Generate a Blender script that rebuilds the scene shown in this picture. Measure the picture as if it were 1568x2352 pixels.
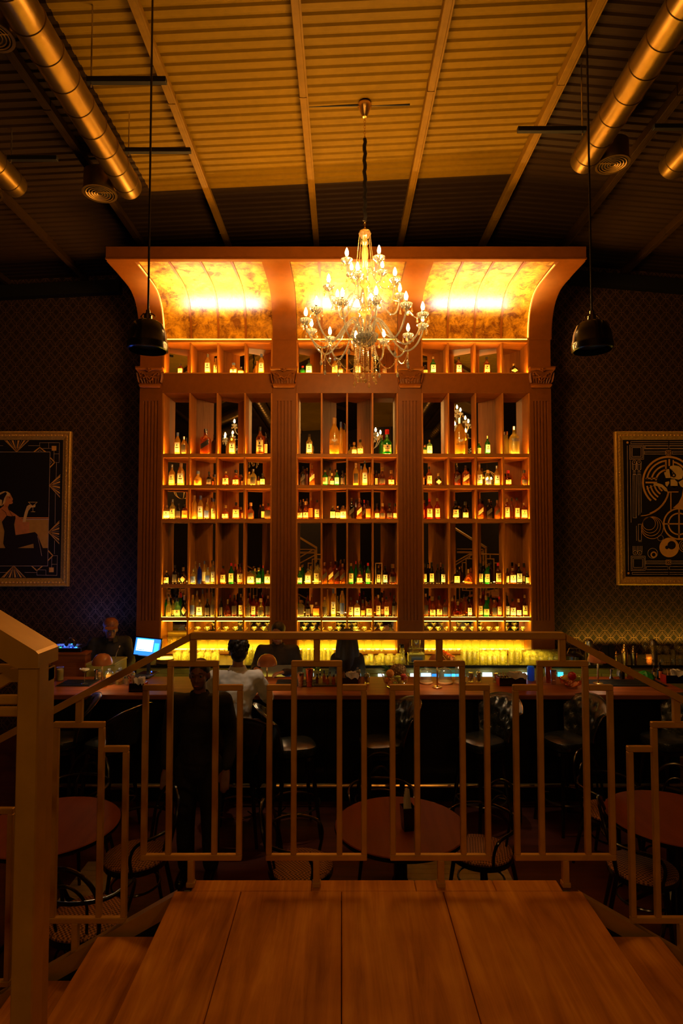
import bpy, math, random
from math import sin, cos, pi, radians as R, tan, atan, sqrt
from mathutils import Vector, Matrix

random.seed(7)
for o in list(bpy.data.objects): bpy.data.objects.remove(o)
SC = bpy.context.scene
COL = SC.collection

# ------------------------------------------------------------------ camera, exposure, world, room lights
F = 1380.0                      # focal length in pixels of the 1568x2352 frame
EYE = 2.72
PITCH = atan(59 / F)
cam_d = bpy.data.cameras.new('camera'); cam = bpy.data.objects.new('camera', cam_d); COL.objects.link(cam)
cam_d.sensor_fit = 'VERTICAL'; cam_d.sensor_height = 36.0; cam_d.lens = F / 2352 * 36.0
cam_d.clip_start = 0.02; cam_d.clip_end = 100
cam.location = (0, 0, EYE); cam.rotation_euler = (pi / 2 + PITCH, 0, 0)
SC.camera = cam
SC.view_settings.view_transform = 'Standard'; SC.view_settings.look = 'None'
SC.view_settings.exposure = 0.15; SC.view_settings.gamma = 1.0; SC.view_settings.use_curve_mapping = False
cy = SC.cycles
cy.max_bounces = 7; cy.diffuse_bounces = 3; cy.glossy_bounces = 4; cy.transmission_bounces = 4
cy.transparent_max_bounces = 14; cy.caustics_reflective = False; cy.caustics_refractive = False
cy.sample_clamp_indirect = 3.0; cy.use_denoising = True; cy.use_light_tree = True
cy.adaptive_threshold = 0.02
W = bpy.data.worlds.new('world'); SC.world = W; W.use_nodes = True
W.node_tree.nodes['Background'].inputs[0].default_value = (0.9, 0.35, 0.12, 1)
W.node_tree.nodes['Background'].inputs[1].default_value = 0.0012

def P(px, py, Y):
    """point seen at pixel (px, py) of the 1568x2352 photograph at depth Y"""
    a = PITCH
    f = Vector((0, cos(a), sin(a))); u = Vector((0, -sin(a), cos(a)))
    d = Vector((1, 0, 0)) * (px - 784) + f * F + u * (1176 - py)
    return Vector((0, 0, EYE)) + d * (Y / d.y)
def PX(px, Y, py=1200): return P(px, py, Y).x
def PZ(py, Y): return P(784, py, Y).z

def lamp(kind, name, loc, energy, color, size=0.1, rot=None, size_y=None, spread=None, spot=None):
    d = bpy.data.lights.new(name, kind); o = bpy.data.objects.new(name, d); COL.objects.link(o)
    o.location = loc; d.energy = energy; d.color = color
    if kind == 'AREA':
        d.size = size
        if size_y: d.shape = 'RECTANGLE'; d.size_y = size_y
        if spread: d.spread = spread
    else: d.shadow_soft_size = size
    if kind == 'SPOT' and spot: d.spot_size = spot; d.spot_blend = 0.6
    if rot: o.rotation_euler = rot
    return o

# room lights: the two orb chandeliers' glow over the landing behind the camera
ORB_COL = (1.0, 0.46, 0.10)
lamp('POINT', 'orb_light', (-1.9, -2.2, 4.6), 16, ORB_COL, 0.03)
lamp('POINT', 'orb_light', (1.6, -2.6, 4.3), 16, ORB_COL, 0.03)

# ------------------------------------------------------------------ material helpers
MATS = {}
def newmat(name):
    m = bpy.data.materials.new(name); m.use_nodes = True; m.node_tree.nodes.clear()
    MATS[name] = m
    return m, m.node_tree
def N(nt, t, **kw):
    n = nt.nodes.new(t)
    for k, v in kw.items(): setattr(n, k, v)
    return n
def val(nt, sock, v):
    if isinstance(v, (int, float)): sock.default_value = v
    elif isinstance(v, (tuple, list)): sock.default_value = tuple(v) + ((1,) if len(v) == 3 and sock.type == 'RGBA' else ())
    else: nt.links.new(v, sock)
def mth(nt, op, a, b=0.0, c=None):
    n = N(nt, 'ShaderNodeMath', operation=op); val(nt, n.inputs[0], a); val(nt, n.inputs[1], b)
    if c is not None: val(nt, n.inputs[2], c)
    return n.outputs[0]
def mixc(nt, f, a, b):
    n = N(nt, 'ShaderNodeMix', data_type='RGBA'); val(nt, n.inputs[0], f); val(nt, n.inputs[6], a); val(nt, n.inputs[7], b)
    return n.outputs[2]
def out(nt, s):
    o = N(nt, 'ShaderNodeOutputMaterial'); nt.links.new(s, o.inputs[0])
def coords(nt, kind='Object', scale=(1, 1, 1)):
    t = N(nt, 'ShaderNodeTexCoord'); mp = N(nt, 'ShaderNodeMapping'); mp.inputs['Scale'].default_value = scale
    nt.links.new(t.outputs[kind], mp.inputs[0]); return mp.outputs[0]
def noise(nt, vec, scale, detail=4, rough=0.55, dist=0.0):
    n = N(nt, 'ShaderNodeTexNoise'); nt.links.new(vec, n.inputs['Vector'])
    n.inputs['Scale'].default_value = scale; n.inputs['Detail'].default_value = detail
    n.inputs['Roughness'].default_value = rough; n.inputs['Distortion'].default_value = dist
    return n.outputs['Fac']
def ramp(nt, f, stops):
    n = N(nt, 'ShaderNodeValToRGB'); val(nt, n.inputs[0], f)
    el = n.color_ramp.elements
    while len(el) < len(stops): el.new(0.5)
    for e, (p, c) in zip(el, stops): e.position = p; e.color = tuple(c) + (1,)
    return n.outputs[0]
def bump(nt, h, strength=0.3, dist=0.01):
    n = N(nt, 'ShaderNodeBump'); n.inputs['Strength'].default_value = strength; n.inputs['Distance'].default_value = dist
    nt.links.new(h, n.inputs['Height']); return n.outputs[0]
def bsdf(nt, color, rough=0.5, metal=0.0, spec=0.5, normal=None, coat=0.0, emit=None, es=0.0, trans=0.0):
    b = N(nt, 'ShaderNodeBsdfPrincipled')
    val(nt, b.inputs['Base Color'], color); val(nt, b.inputs['Roughness'], rough); val(nt, b.inputs['Metallic'], metal)
    b.inputs['Specular IOR Level'].default_value = spec; b.inputs['Coat Weight'].default_value = coat; b.inputs['Coat Roughness'].default_value = 0.3 if coat else 0.03
    if trans: b.inputs['Transmission Weight'].default_value = trans
    if normal is not None: nt.links.new(normal, b.inputs['Normal'])
    if emit: val(nt, b.inputs['Emission Color'], emit); b.inputs['Emission Strength'].default_value = es
    return b.outputs[0]
def plain(name, color, rough=0.5, metal=0.0, spec=0.5, coat=0.0, var=0.12, scale=12.0, bmp=0.0):
    """painted / moulded surface with a little procedural variation"""
    m, nt = newmat(name); v = coords(nt); n = noise(nt, v, scale)
    d = tuple(c * (1 - var) for c in color); e = tuple(min(1, c * (1 + var)) for c in color)
    col = ramp(nt, n, [(0.3, d), (0.7, e)])
    nm = bump(nt, noise(nt, v, scale * 4), bmp, 0.004) if bmp else None
    out(nt, bsdf(nt, col, rough, metal, spec, nm, coat)); return m
def wood(name, c1, c2, rough=0.35, axis='z', scale=1.0, coat=0.0, spec=0.5):
    m, nt = newmat(name)
    st = {'x': (0.6, 9, 9), 'y': (9, 0.6, 9), 'z': (9, 9, 0.6)}[axis]
    v = coords(nt, 'Object', tuple(s * scale for s in st))
    g = noise(nt, v, 2.2, 6, 0.6, 0.6); g2 = noise(nt, v, 9, 3, 0.6)
    f = mth(nt, 'ADD', mth(nt, 'MULTIPLY', g, 0.75), mth(nt, 'MULTIPLY', g2, 0.25))
    col = ramp(nt, f, [(0.32, c1), (0.68, c2)])
    out(nt, bsdf(nt, col, rough, 0, spec, bump(nt, f, 0.12, 0.004), coat)); return m
def emis(name, color, strength):
    m, nt = newmat(name); e = N(nt, 'ShaderNodeEmission'); val(nt, e.inputs[0], color); e.inputs[1].default_value = strength
    out(nt, e.outputs[0]); return m
def glass(name, tint, gl=0.6, base=0.06, rough=0.03, body=0.0, bodycol=None):
    """thin clear glass: tinted see-through layer, facing-dependent reflection, optional diffuse body for liquid or frosting"""
    m, nt = newmat(name)
    t = N(nt, 'ShaderNodeBsdfTransparent'); val(nt, t.inputs[0], tint)
    s = t.outputs[0]
    if body:
        tr = N(nt, 'ShaderNodeBsdfTranslucent'); val(nt, tr.inputs[0], bodycol or tint)
        df = N(nt, 'ShaderNodeBsdfDiffuse'); val(nt, df.inputs[0], bodycol or tint)
        a = N(nt, 'ShaderNodeMixShader'); a.inputs[0].default_value = 0.3
        nt.links.new(tr.outputs[0], a.inputs[1]); nt.links.new(df.outputs[0], a.inputs[2])
        b = N(nt, 'ShaderNodeMixShader'); b.inputs[0].default_value = body
        nt.links.new(s, b.inputs[1]); nt.links.new(a.outputs[0], b.inputs[2]); s = b.outputs[0]
    lw = N(nt, 'ShaderNodeLayerWeight'); lw.inputs[0].default_value = 0.5
    f = mth(nt, 'ADD', mth(nt, 'MULTIPLY', mth(nt, 'POWER', lw.outputs['Facing'], 2.5), gl), base)
    g = N(nt, 'ShaderNodeBsdfGlossy'); g.inputs['Roughness'].default_value = rough
    x = N(nt, 'ShaderNodeMixShader'); nt.links.new(f, x.inputs[0]); nt.links.new(s, x.inputs[1]); nt.links.new(g.outputs[0], x.inputs[2])
    out(nt, x.outputs[0]); return m

# ------------------------------------------------------------------ mesh helpers
class M:
    def __init__(s): s.v = []; s.f = []
    def add(s, vs, fs, mat=None):
        n = len(s.v)
        s.v += [tuple(mat @ Vector(v)) if mat is not None else tuple(v) for v in vs]
        s.f += [tuple(i + n for i in f) for f in fs]; return s
    def box(s, x0, x1, y0, y1, z0, z1, mat=None):
        vs = [(x, y, z) for z in (z0, z1) for y in (y0, y1) for x in (x0, x1)]
        return s.add(vs, [(0, 2, 3, 1), (4, 5, 7, 6), (0, 1, 5, 4), (2, 6, 7, 3), (0, 4, 6, 2), (1, 3, 7, 5)], mat)
    def cbox(s, x0, x1, y0, y1, z0, z1, b=0.003, mat=None):
        """box with chamfered edges"""
        lo = (x0, y0, z0); hi = (x1, y1, z1); vs = []; idx = {}
        for cx in (0, 1):
            for cy_ in (0, 1):
                for cz in (0, 1):
                    c = (cx, cy_, cz)
                    for ax in range(3):
                        p = []
                        for k in range(3):
                            q = hi[k] if c[k] else lo[k]
                            if k != ax: q += -b if c[k] else b
                            p.append(q)
                        idx[(c, ax)] = len(vs); vs.append(p)
        fs = []
        for ax in range(3):
            o1, o2 = [k for k in range(3) if k != ax]
            for sd in (0, 1):
                def c(a, b_):
                    t = [0, 0, 0]; t[ax] = sd; t[o1] = a; t[o2] = b_; return tuple(t)
                q = [idx[(c(0, 0), ax)], idx[(c(1, 0), ax)], idx[(c(1, 1), ax)], idx[(c(0, 1), ax)]]
                flip = (sd == 0) ^ (ax == 1)
                fs.append(tuple(q[::-1] if flip else q))
        for ax in range(3):
            o1, o2 = [k for k in range(3) if k != ax]
            for a in (0, 1):
                for b_ in (0, 1):
                    t0 = [0, 0, 0]; t0[o1] = a; t0[o2] = b_; t1 = list(t0); t1[ax] = 1
                    t0 = tuple(t0); t1 = tuple(t1)
                    q = [idx[(t0, o1)], idx[(t1, o1)], idx[(t1, o2)], idx[(t0, o2)]]
                    flip = (a ^ b_) ^ (ax == 1) ^ 1
                    fs.append(tuple(q[::-1] if not flip else q))
        for cx in (0, 1):
            for cy_ in (0, 1):
                for cz in (0, 1):
                    c_ = (cx, cy_, cz); q = [idx[(c_, 0)], idx[(c_, 1)], idx[(c_, 2)]]
                    fs.append(tuple(q if (cx + cy_ + cz) % 2 else q[::-1]))
        return s.add(vs, fs, mat)
    def lathe(s, prof, seg=16, c=(0, 0, 0), sx=1, sy=1, a0=0, a1=2 * pi, cap=True, mat=None, power=None):
        full = abs(a1 - a0 - 2 * pi) < 1e-6; n = seg if full else seg + 1
        vs = []; fs = []
        for r, z in prof:
            for i in range(n):
                a = a0 + (a1 - a0) * i / seg; ca, sa = cos(a), sin(a)
                if power:
                    k = (abs(ca) ** power + abs(sa) ** power) ** (-1 / power); ca *= k; sa *= k
                vs.append((c[0] + r * ca * sx, c[1] + r * sa * sy, c[2] + z))
        for j in range(len(prof) - 1):
            for i in range(seg):
                i2 = (i + 1) % n
                fs.append((j * n + i, j * n + i2, (j + 1) * n + i2, (j + 1) * n + i))
        if cap and full:
            if prof[0][0] > 1e-5: fs.append(tuple(range(n - 1, -1, -1)))
            if prof[-1][0] > 1e-5: fs.append(tuple((len(prof) - 1) * n + i for i in range(n)))
        return s.add(vs, fs, mat)
    def sphere(s, c, r, seg=10, rings=6, sx=1, sy=1, sz=1, mat=None):
        pr = [(r * sin(pi * i / rings) + 1e-6, -r * cos(pi * i / rings) * sz) for i in range(rings + 1)]
        return s.lathe(pr, seg, c, sx, sy, cap=False, mat=mat)
    def tube(s, pts, r, seg=8, closed=False, mat=None, cap=True, flat=1.0):
        pts = [Vector(p) for p in pts]; n = len(pts); rs = r if isinstance(r, (list, tuple)) else [r] * n
        up = Vector((0, 0, 1)); vs = []; fs = []; prev = None
        for i, p in enumerate(pts):
            if closed: t = pts[(i + 1) % n] - pts[i - 1]
            else: t = pts[min(i + 1, n - 1)] - pts[max(i - 1, 0)]
            t.normalize()
            if prev is None:
                a = up if abs(t.z) < 0.9 else Vector((1, 0, 0)); u = t.cross(a).normalized()
            else: u = (prev - t * prev.dot(t)).normalized()
            prev = u; w = t.cross(u)
            for k in range(seg):
                an = 2 * pi * k / seg; vs.append(p + (u * cos(an) + w * sin(an) * flat) * rs[i])
        m = n if closed else n - 1
        for i in range(m):
            for k in range(seg):
                a = i * seg + k; b = i * seg + (k + 1) % seg; c = ((i + 1) % n) * seg + (k + 1) % seg; d = ((i + 1) % n) * seg + k
                fs.append((a, b, c, d))
        if cap and not closed:
            fs.append(tuple(range(seg - 1, -1, -1))); fs.append(tuple((n - 1) * seg + k for k in range(seg)))
        return s.add(vs, fs, mat)
    def grid(s, fn, nu, nv, mat=None):
        vs = [fn(i / nu, j / nv) for j in range(nv + 1) for i in range(nu + 1)]
        fs = [(j * (nu + 1) + i, j * (nu + 1) + i + 1, (j + 1) * (nu + 1) + i + 1, (j + 1) * (nu + 1) + i) for j in range(nv) for i in range(nu)]
        return s.add(vs, fs, mat)
    def prism(s, poly, y0, y1, mat=None):
        """polygon given in (x, z) extruded from y0 to y1"""
        n = len(poly); vs = [(x, y0, z) for x, z in poly] + [(x, y1, z) for x, z in poly]
        fs = [tuple(range(n)), tuple(range(2 * n - 1, n - 1, -1))] + [(i, i + n, (i + 1) % n + n, (i + 1) % n) for i in range(n)]
        return s.add(vs, fs, mat)
    def mesh(s, name, mat=None, smooth=True, ang=38):
        me = bpy.data.meshes.new(name); me.from_pydata(s.v, [], s.f); me.update()
        if mat is not None: me.materials.append(mat if not isinstance(mat, str) else MATS[mat])
        if smooth:
            me.polygons.foreach_set('use_smooth', [True] * len(me.polygons))
            try: me.set_sharp_from_angle(angle=R(ang))
            except Exception: pass
        return me

def clean(name, mat):
    return name
def obj(name, data, mat=None, parent=None, loc=None, rot=None, scale=None, smooth=True, ang=38, **kw):
    me = data.mesh(name, mat, smooth, ang) if isinstance(data, M) else data
    o = bpy.data.objects.new(name, me); COL.objects.link(o)
    if parent: o.parent = parent
    if loc: o.location = loc
    if rot: o.rotation_euler = rot
    if scale: o.scale = scale
    for k, v in kw.items(): o[k] = v
    return o
def thing(name, label, cat, loc=(0, 0, 0), rz=0.0, group=None, scale=None):
    o = bpy.data.objects.new(name, None); COL.objects.link(o); o.empty_display_size = 0.05
    o.location = loc; o.rotation_euler = (0, 0, rz); o['label'] = label; o['category'] = cat
    if group: o['group'] = group
    if scale: o.scale = scale
    return o
def tag(o, label, cat, group=None):
    o['label'] = label; o['category'] = cat
    if group: o['group'] = group
    return o
def struct(name, data, mat, **kw):
    o = obj(name, data, mat, **kw); o['kind'] = 'structure'; return o
def copy_tree(o, parent=None):
    c = o.copy(); COL.objects.link(c)
    if parent: c.parent = parent
    for ch in list(o.children): copy_tree(ch, c)
    return c
def T(x=0, y=0, z=0): return Matrix.Translation((x, y, z))
def RX(a): return Matrix.Rotation(a, 4, 'X')
def RY(a): return Matrix.Rotation(a, 4, 'Y')
def RZ(a): return Matrix.Rotation(a, 4, 'Z')
def SCL(x, y, z): return Matrix.Diagonal((x, y, z, 1))
def arc(cx, cz, r, a0, a1, n): return [(cx + r * cos(a0 + (a1 - a0) * i / n), cz + r * sin(a0 + (a1 - a0) * i / n)) for i in range(n + 1)]

# ------------------------------------------------------------------ materials
plain('pilaster_paint', (0.19, 0.058, 0.005), 0.38, var=0.08, spec=0.22)
wood('shelf_wood', (0.30, 0.10, 0.012), (0.52, 0.20, 0.028), 0.45, 'z', 1.5, spec=0.2)
wood('shelf_wood_x', (0.30, 0.10, 0.012), (0.52, 0.20, 0.028), 0.45, 'x', 1.5, spec=0.2)
wood('counter_wood', (0.16, 0.045, 0.012), (0.34, 0.105, 0.028), 0.5, 'x', 0.8, spec=0.10)
wood('table_wood', (0.20, 0.045, 0.010), (0.26, 0.065, 0.014), 0.6, 'y', 0.5, spec=0.15)
plain('black_panel', (0.006, 0.005, 0.005), 0.45, spec=0.3)
plain('black_lacquer', (0.008, 0.006, 0.006), 0.18, spec=0.6)
plain('black_matte', (0.01, 0.009, 0.009), 0.6, spec=0.3)
plain('black_rubber', (0.012, 0.012, 0.013), 0.5, spec=0.4, bmp=0.1)
plain('rail_bronze', (0.50, 0.27, 0.035), 0.40, 0.25, spec=0.2, var=0.15, scale=9)
plain('bronze_paint', (0.38, 0.22, 0.04), 0.4, 0.35, var=0.1, scale=9)
plain('duct_metal', (0.27, 0.165, 0.035), 0.33, 0.85, var=0.18, scale=5)
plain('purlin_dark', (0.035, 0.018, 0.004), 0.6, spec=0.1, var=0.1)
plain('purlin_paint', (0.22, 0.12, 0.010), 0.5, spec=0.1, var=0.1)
plain('brass', (0.80, 0.52, 0.16), 0.25, 0.95, var=0.08)
plain('gold_frame', (0.95, 0.50, 0.09), 0.38, 0.45, var=0.25, scale=40, bmp=0.4)
plain('chrome', (0.75, 0.72, 0.68), 0.12, 1.0, var=0.03)
plain('dark_nickel', (0.25, 0.18, 0.10), 0.2, 0.9)
plain('steel', (0.55, 0.48, 0.38), 0.25, 0.95)
plain('copper', (0.75, 0.25, 0.08), 0.25, 0.95)
plain('leather', (0.018, 0.022, 0.018), 0.27, spec=0.7, var=0.3, scale=30, bmp=0.15)
plain('paper', (0.75, 0.66, 0.52), 0.8, var=0.05)
plain('white_paper', (0.85, 0.80, 0.74), 0.8, var=0.05)
plain('lamp_shade', (0.62, 0.25, 0.12), 0.25, spec=0.5, var=0.06)
plain('red_board', (0.35, 0.02, 0.015), 0.4)
plain('backlit_paint', (0.75, 0.55, 0.10), 0.6)
plain('olive_paint', (0.30, 0.26, 0.05), 0.5)
m, nt = newmat('mirror'); g = N(nt, 'ShaderNodeBsdfGlossy'); g.inputs['Color'].default_value = (0.72, 0.70, 0.66, 1); g.inputs['Roughness'].default_value = 0.01; out(nt, g.outputs[0])
# corrugated ceiling paint with patchy age
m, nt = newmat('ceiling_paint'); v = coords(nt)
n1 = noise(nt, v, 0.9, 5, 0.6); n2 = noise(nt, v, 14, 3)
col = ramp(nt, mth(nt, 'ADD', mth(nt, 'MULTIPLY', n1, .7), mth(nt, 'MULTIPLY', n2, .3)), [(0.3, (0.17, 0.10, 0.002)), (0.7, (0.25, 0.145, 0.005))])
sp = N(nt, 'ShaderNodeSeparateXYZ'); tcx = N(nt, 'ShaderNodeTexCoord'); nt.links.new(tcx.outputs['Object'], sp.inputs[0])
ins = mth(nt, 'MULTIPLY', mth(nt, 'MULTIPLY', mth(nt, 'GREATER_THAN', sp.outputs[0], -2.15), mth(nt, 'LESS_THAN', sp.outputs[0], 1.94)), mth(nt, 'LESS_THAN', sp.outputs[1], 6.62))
col = mixc(nt, ins, (0.030, 0.017, 0.008), col)          # outer sheets mixed to near black by position
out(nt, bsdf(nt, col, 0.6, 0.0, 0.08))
plain('wall_dark', (0.02, 0.012, 0.010), 0.6, var=0.2)
# wallpaper: lattice of double lines
def wallpaper():
    m, nt = newmat('wallpaper'); t = N(nt, 'ShaderNodeTexCoord'); sp = N(nt, 'ShaderNodeSeparateXYZ'); nt.links.new(t.outputs['Object'], sp.inputs[0])
    u = mth(nt, 'DIVIDE', sp.outputs[0], 0.163); w = mth(nt, 'DIVIDE', sp.outputs[2], 0.200)
    def near(e):  # distance to the nearest integer
        return mth(nt, 'ABSOLUTE', mth(nt, 'SUBTRACT', mth(nt, 'FRACT', mth(nt, 'ADD', e, 100.5)), 0.5))
    a = near(mth(nt, 'ADD', u, w)); b = near(mth(nt, 'SUBTRACT', u, w))
    def line(e, at, wd): return mth(nt, 'LESS_THAN', mth(nt, 'ABSOLUTE', mth(nt, 'SUBTRACT', e, at)), wd)
    s = None
    far_a = mth(nt, 'GREATER_THAN', a, 0.20); far_b = mth(nt, 'GREATER_THAN', b, 0.20)
    fa2 = mth(nt, 'GREATER_THAN', a, 0.10); fb2 = mth(nt, 'GREATER_THAN', b, 0.10)
    parts = [mth(nt, 'MULTIPLY', line(a, 0.21, 0.012), far_b), mth(nt, 'MULTIPLY', line(b, 0.21, 0.012), far_a),
             mth(nt, 'MULTIPLY', line(a, 0.09, 0.011), fb2), mth(nt, 'MULTIPLY', line(b, 0.09, 0.011), fa2)]
    # short straight links at the nodes
    nu = near(u); nw = near(w); nu2 = near(mth(nt, 'ADD', u, 0.5)); nw2 = near(mth(nt, 'ADD', w, 0.5))
    for p, q in ((nu, nw), (nu2, nw2)):
        parts.append(mth(nt, 'MULTIPLY', mth(nt, 'LESS_THAN', p, 0.010), mth(nt, 'LESS_THAN', q, 0.21)))
        parts.append(mth(nt, 'MULTIPLY', mth(nt, 'LESS_THAN', q, 0.009), mth(nt, 'LESS_THAN', p, 0.21)))
    s = parts[0]
    for p in parts[1:]: s = mth(nt, 'MAXIMUM', s, p)
    dia = mth(nt, 'MULTIPLY', far_a, far_b)
    base = mixc(nt, dia, (0.018, 0.007, 0.006), (0.026, 0.014, 0.008))
    col = mixc(nt, s, base, (0.40, 0.21, 0.09))
    out(nt, bsdf(nt, col, mth(nt, 'SUBTRACT', 0.65, mth(nt, 'MULTIPLY', s, 0.3)), mth(nt, 'MULTIPLY', s, 0.4), 0.3))
wallpaper()
# gold leaf: squares of crumpled foil
m, nt = newmat('gold_leaf'); v = coords(nt)
br = N(nt, 'ShaderNodeTexBrick'); nt.links.new(v, br.inputs['Vector'])
n1 = noise(nt, v, 8, 10, 0.78, 0.5); n2 = noise(nt, v, 3.2, 4, 0.6)
col = ramp(nt, mth(nt, 'ADD', mth(nt, 'MULTIPLY', n1, 0.7), mth(nt, 'MULTIPLY', n2, 0.3)), [(0.42, (0.20, 0.065, 0.002)), (0.56, (0.80, 0.42, 0.02)), (0.62, (0.95, 0.60, 0.05))])
out(nt, bsdf(nt, col, ramp(nt, n1, [(0.3, (0.25,) * 3), (0.7, (0.45,) * 3)]), 0.6, 0.5, bump(nt, n1, 1.0, 0.05), coat=0.5))
# floors
m, nt = newmat('landing_wood'); v = coords(nt, 'Object', (14, 0.9, 9))
g1 = noise(nt, v, 1.3, 7, 0.62, 1.0); g2 = noise(nt, coords(nt), 2.6, 4, 0.5)
col = ramp(nt, mth(nt, 'ADD', mth(nt, 'MULTIPLY', g1, .55), mth(nt, 'MULTIPLY', g2, .45)), [(0.32, (0.30, 0.095, 0.006)), (0.50, (0.60, 0.22, 0.016)), (0.66, (0.82, 0.36, 0.035))])
out(nt, bsdf(nt, col, 0.55, 0, 0.06, bump(nt, g1, 0.15, 0.003)))
wood('floor_wood', (0.05, 0.012, 0.005), (0.13, 0.03, 0.012), 0.4, 'x', 0.7)
m, nt = newmat('plaid_carpet'); t = N(nt, 'ShaderNodeTexCoord'); sp = N(nt, 'ShaderNodeSeparateXYZ'); nt.links.new(t.outputs['Object'], sp.inputs[0])
def stripes(e, per, offs, wd):
    f = mth(nt, 'FRACT', mth(nt, 'DIVIDE', mth(nt, 'ADD', e, 50.0), per)); s = None
    for o_ in offs:
        l = mth(nt, 'LESS_THAN', mth(nt, 'ABSOLUTE', mth(nt, 'SUBTRACT', f, o_)), wd)
        s = l if s is None else mth(nt, 'MAXIMUM', s, l)
    return s
sx_ = stripes(sp.outputs[0], 0.30, (0.1, 0.18, 0.6), 0.022); sy_ = stripes(sp.outputs[1], 0.30, (0.1, 0.18, 0.6), 0.022)
col = mixc(nt, mth(nt, 'MAXIMUM', sx_, sy_), (0.006, 0.005, 0.005), (0.40, 0.30, 0.20))
out(nt, bsdf(nt, col, 0.85))
plain('pale_tile', (0.55, 0.50, 0.46), 0.4, var=0.1)
# woven seat: checker weave
m, nt = newmat('woven_cane'); v = coords(nt)
ck = N(nt, 'ShaderNodeTexChecker'); nt.links.new(v, ck.inputs[0]); ck.inputs['Scale'].default_value = 74
ck.inputs[1].default_value = (0.50, 0.24, 0.075, 1); ck.inputs[2].default_value = (0.10, 0.035, 0.012, 1)
out(nt, bsdf(nt, ck.outputs[0], 0.6, 0, 0.4, bump(nt, ck.outputs[1], 0.5, 0.004)))
# light-giving materials
emis('led_amber', (1.0, 0.40, 0.04), 320)
emis('led_yellow', (1.0, 0.52, 0.05), 170)
emis('led_rack', (1.0, 0.60, 0.04), 26)
emis('led_cove', (1.0, 0.46, 0.04), 9)
emis('bulb_glow', (1.0, 0.48, 0.12), 540)
emis('lamp_glow', (1.0, 0.72, 0.38), 22)
emis('screen_blue', (0.03, 0.22, 1.0), 1.6)
emis('screen_white', (0.75, 0.9, 1.0), 2.2)
emis('screen_cyan', (0.05, 0.55, 1.0), 2.0)
emis('led_blue', (0.02, 0.08, 1.0), 5)
emis('led_green', (0.05, 0.9, 0.4), 1.5)
emis('candle_amber', (1.0, 0.25, 0.02), 1.2)
# glass
glass('clear_glass', (0.97, 0.96, 0.90), 0.75, 0.05)
glass('crystal', (0.95, 0.95, 0.95), 0.95, 0.42, 0.07, body=0.28, bodycol=(.85, .95, 1))
glass('amber_crystal', (1.0, 0.8, 0.45), 0.9, 0.22, 0.08, body=0.35, bodycol=(1, 0.85, 0.55))
glass('barware_glass', (0.98, 0.97, 0.84), 1.0, 0.10, 0.05, body=0.07, bodycol=(0.95, 0.92, 0.5))
GL = {'y': ('frosted', (1, .78, .25), .62, (1.0, .66, .12)), 'c': ('clear', (.98, .93, .62), .30, (.95, .8, .3)), 'a': ('amber', (.85, .36, .05), .42, (.50, .17, .018)),
      'd': ('dark', (.10, .04, .02), .5, (.035, .018, .01)), 'g': ('green', (.05, .55, .12), .5, (.02, .38, .06)), 'l': ('pale green', (.62, .95, .62), .35, (.45, .8, .4)),
      'u': ('cobalt blue', (.02, .05, .8), .5, (.01, .03, .6)), 'r': ('red', (.75, .06, .02), .45, (.50, .03, .01)), 'm': ('mahogany', (.42, .09, .02), .5, (.20, .035, .006))}
for k, (nm, t_, b_, bc) in GL.items(): glass('bottle_' + k, t_, 0.7, 0.07, 0.07, b_, bc)
plain('label_c', (0.80, 0.62, 0.30), 0.6, var=0.12, scale=60); plain('label_w', (0.85, 0.82, 0.78), 0.6, var=0.06, scale=60)
plain('label_k', (0.03, 0.022, 0.02), 0.5, var=0.5, scale=80); plain('label_o', (0.85, 0.22, 0.03), 0.6)
plain('label_b', (0.06, 0.10, 0.45), 0.6); plain('print_ink', (0.02, 0.015, 0.012), 0.6)
plain('cap_black', (0.02, 0.017, 0.016), 0.35); plain('cap_gold', (0.8, 0.5, 0.14), 0.3, 0.9); plain('cap_red', (0.6, 0.02, 0.02), 0.4)
plain('cap_cork', (0.50, 0.28, 0.10), 0.7); plain('cap_blue', (0.10, 0.14, 0.38), 0.4); plain('cap_silver', (0.7, 0.68, 0.62), 0.25, 0.9)
# ================================================================== room shell
YW = 8.62                        # back wall
GAP = 1.94
def roofz(x): return 6.73 + 0.05 * (x - 0.2) if x < GAP else 6.73 + 0.05 * (GAP - 0.2) - 0.085 * (x - GAP)
struct('floor', M().box(-7, 7, -5, YW + .1, -0.06, 0), 'floor_wood')
wb = M(); wb.box(-7, 7, YW, YW + 0.1, 0, 7)
struct('wall_back', wb, 'wallpaper')
struct('wall_left', M().box(-7.1, -7, -5, YW + .1, 0, 7), 'wall_dark')
struct('wall_right', M().box(7, 7.1, -5, YW + .1, 0, 7), 'wall_dark')
struct('wall_rear', M().box(-7, 7, -5.1, -5, 0, 7), 'wall_dark')
# corrugated sheet roof: ridges run across the room
c = M(); xs = [-7, -4, -1.5, 0.2, GAP, 4, 7]; per = 0.105; prof = [(0, 0), (0.22, 0.0), (0.38, 0.014), (0.62, 0.014), (0.78, 0.0)]
ys = [(-5 + per * i + per * a, b) for i in range(int((YW + 5) / per)) for a, b in prof] + [(YW + .05, 0)]
c.v = [(x, y, roofz(x) + b) for y, b in ys for x in xs]; nx = len(xs)
c.f = [(j * nx + i, (j + 1) * nx + i, (j + 1) * nx + i + 1, j * nx + i + 1) for j in range(len(ys) - 1) for i in range(nx - 1)]
struct('ceiling', c, 'ceiling_paint', smooth=False)
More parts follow.
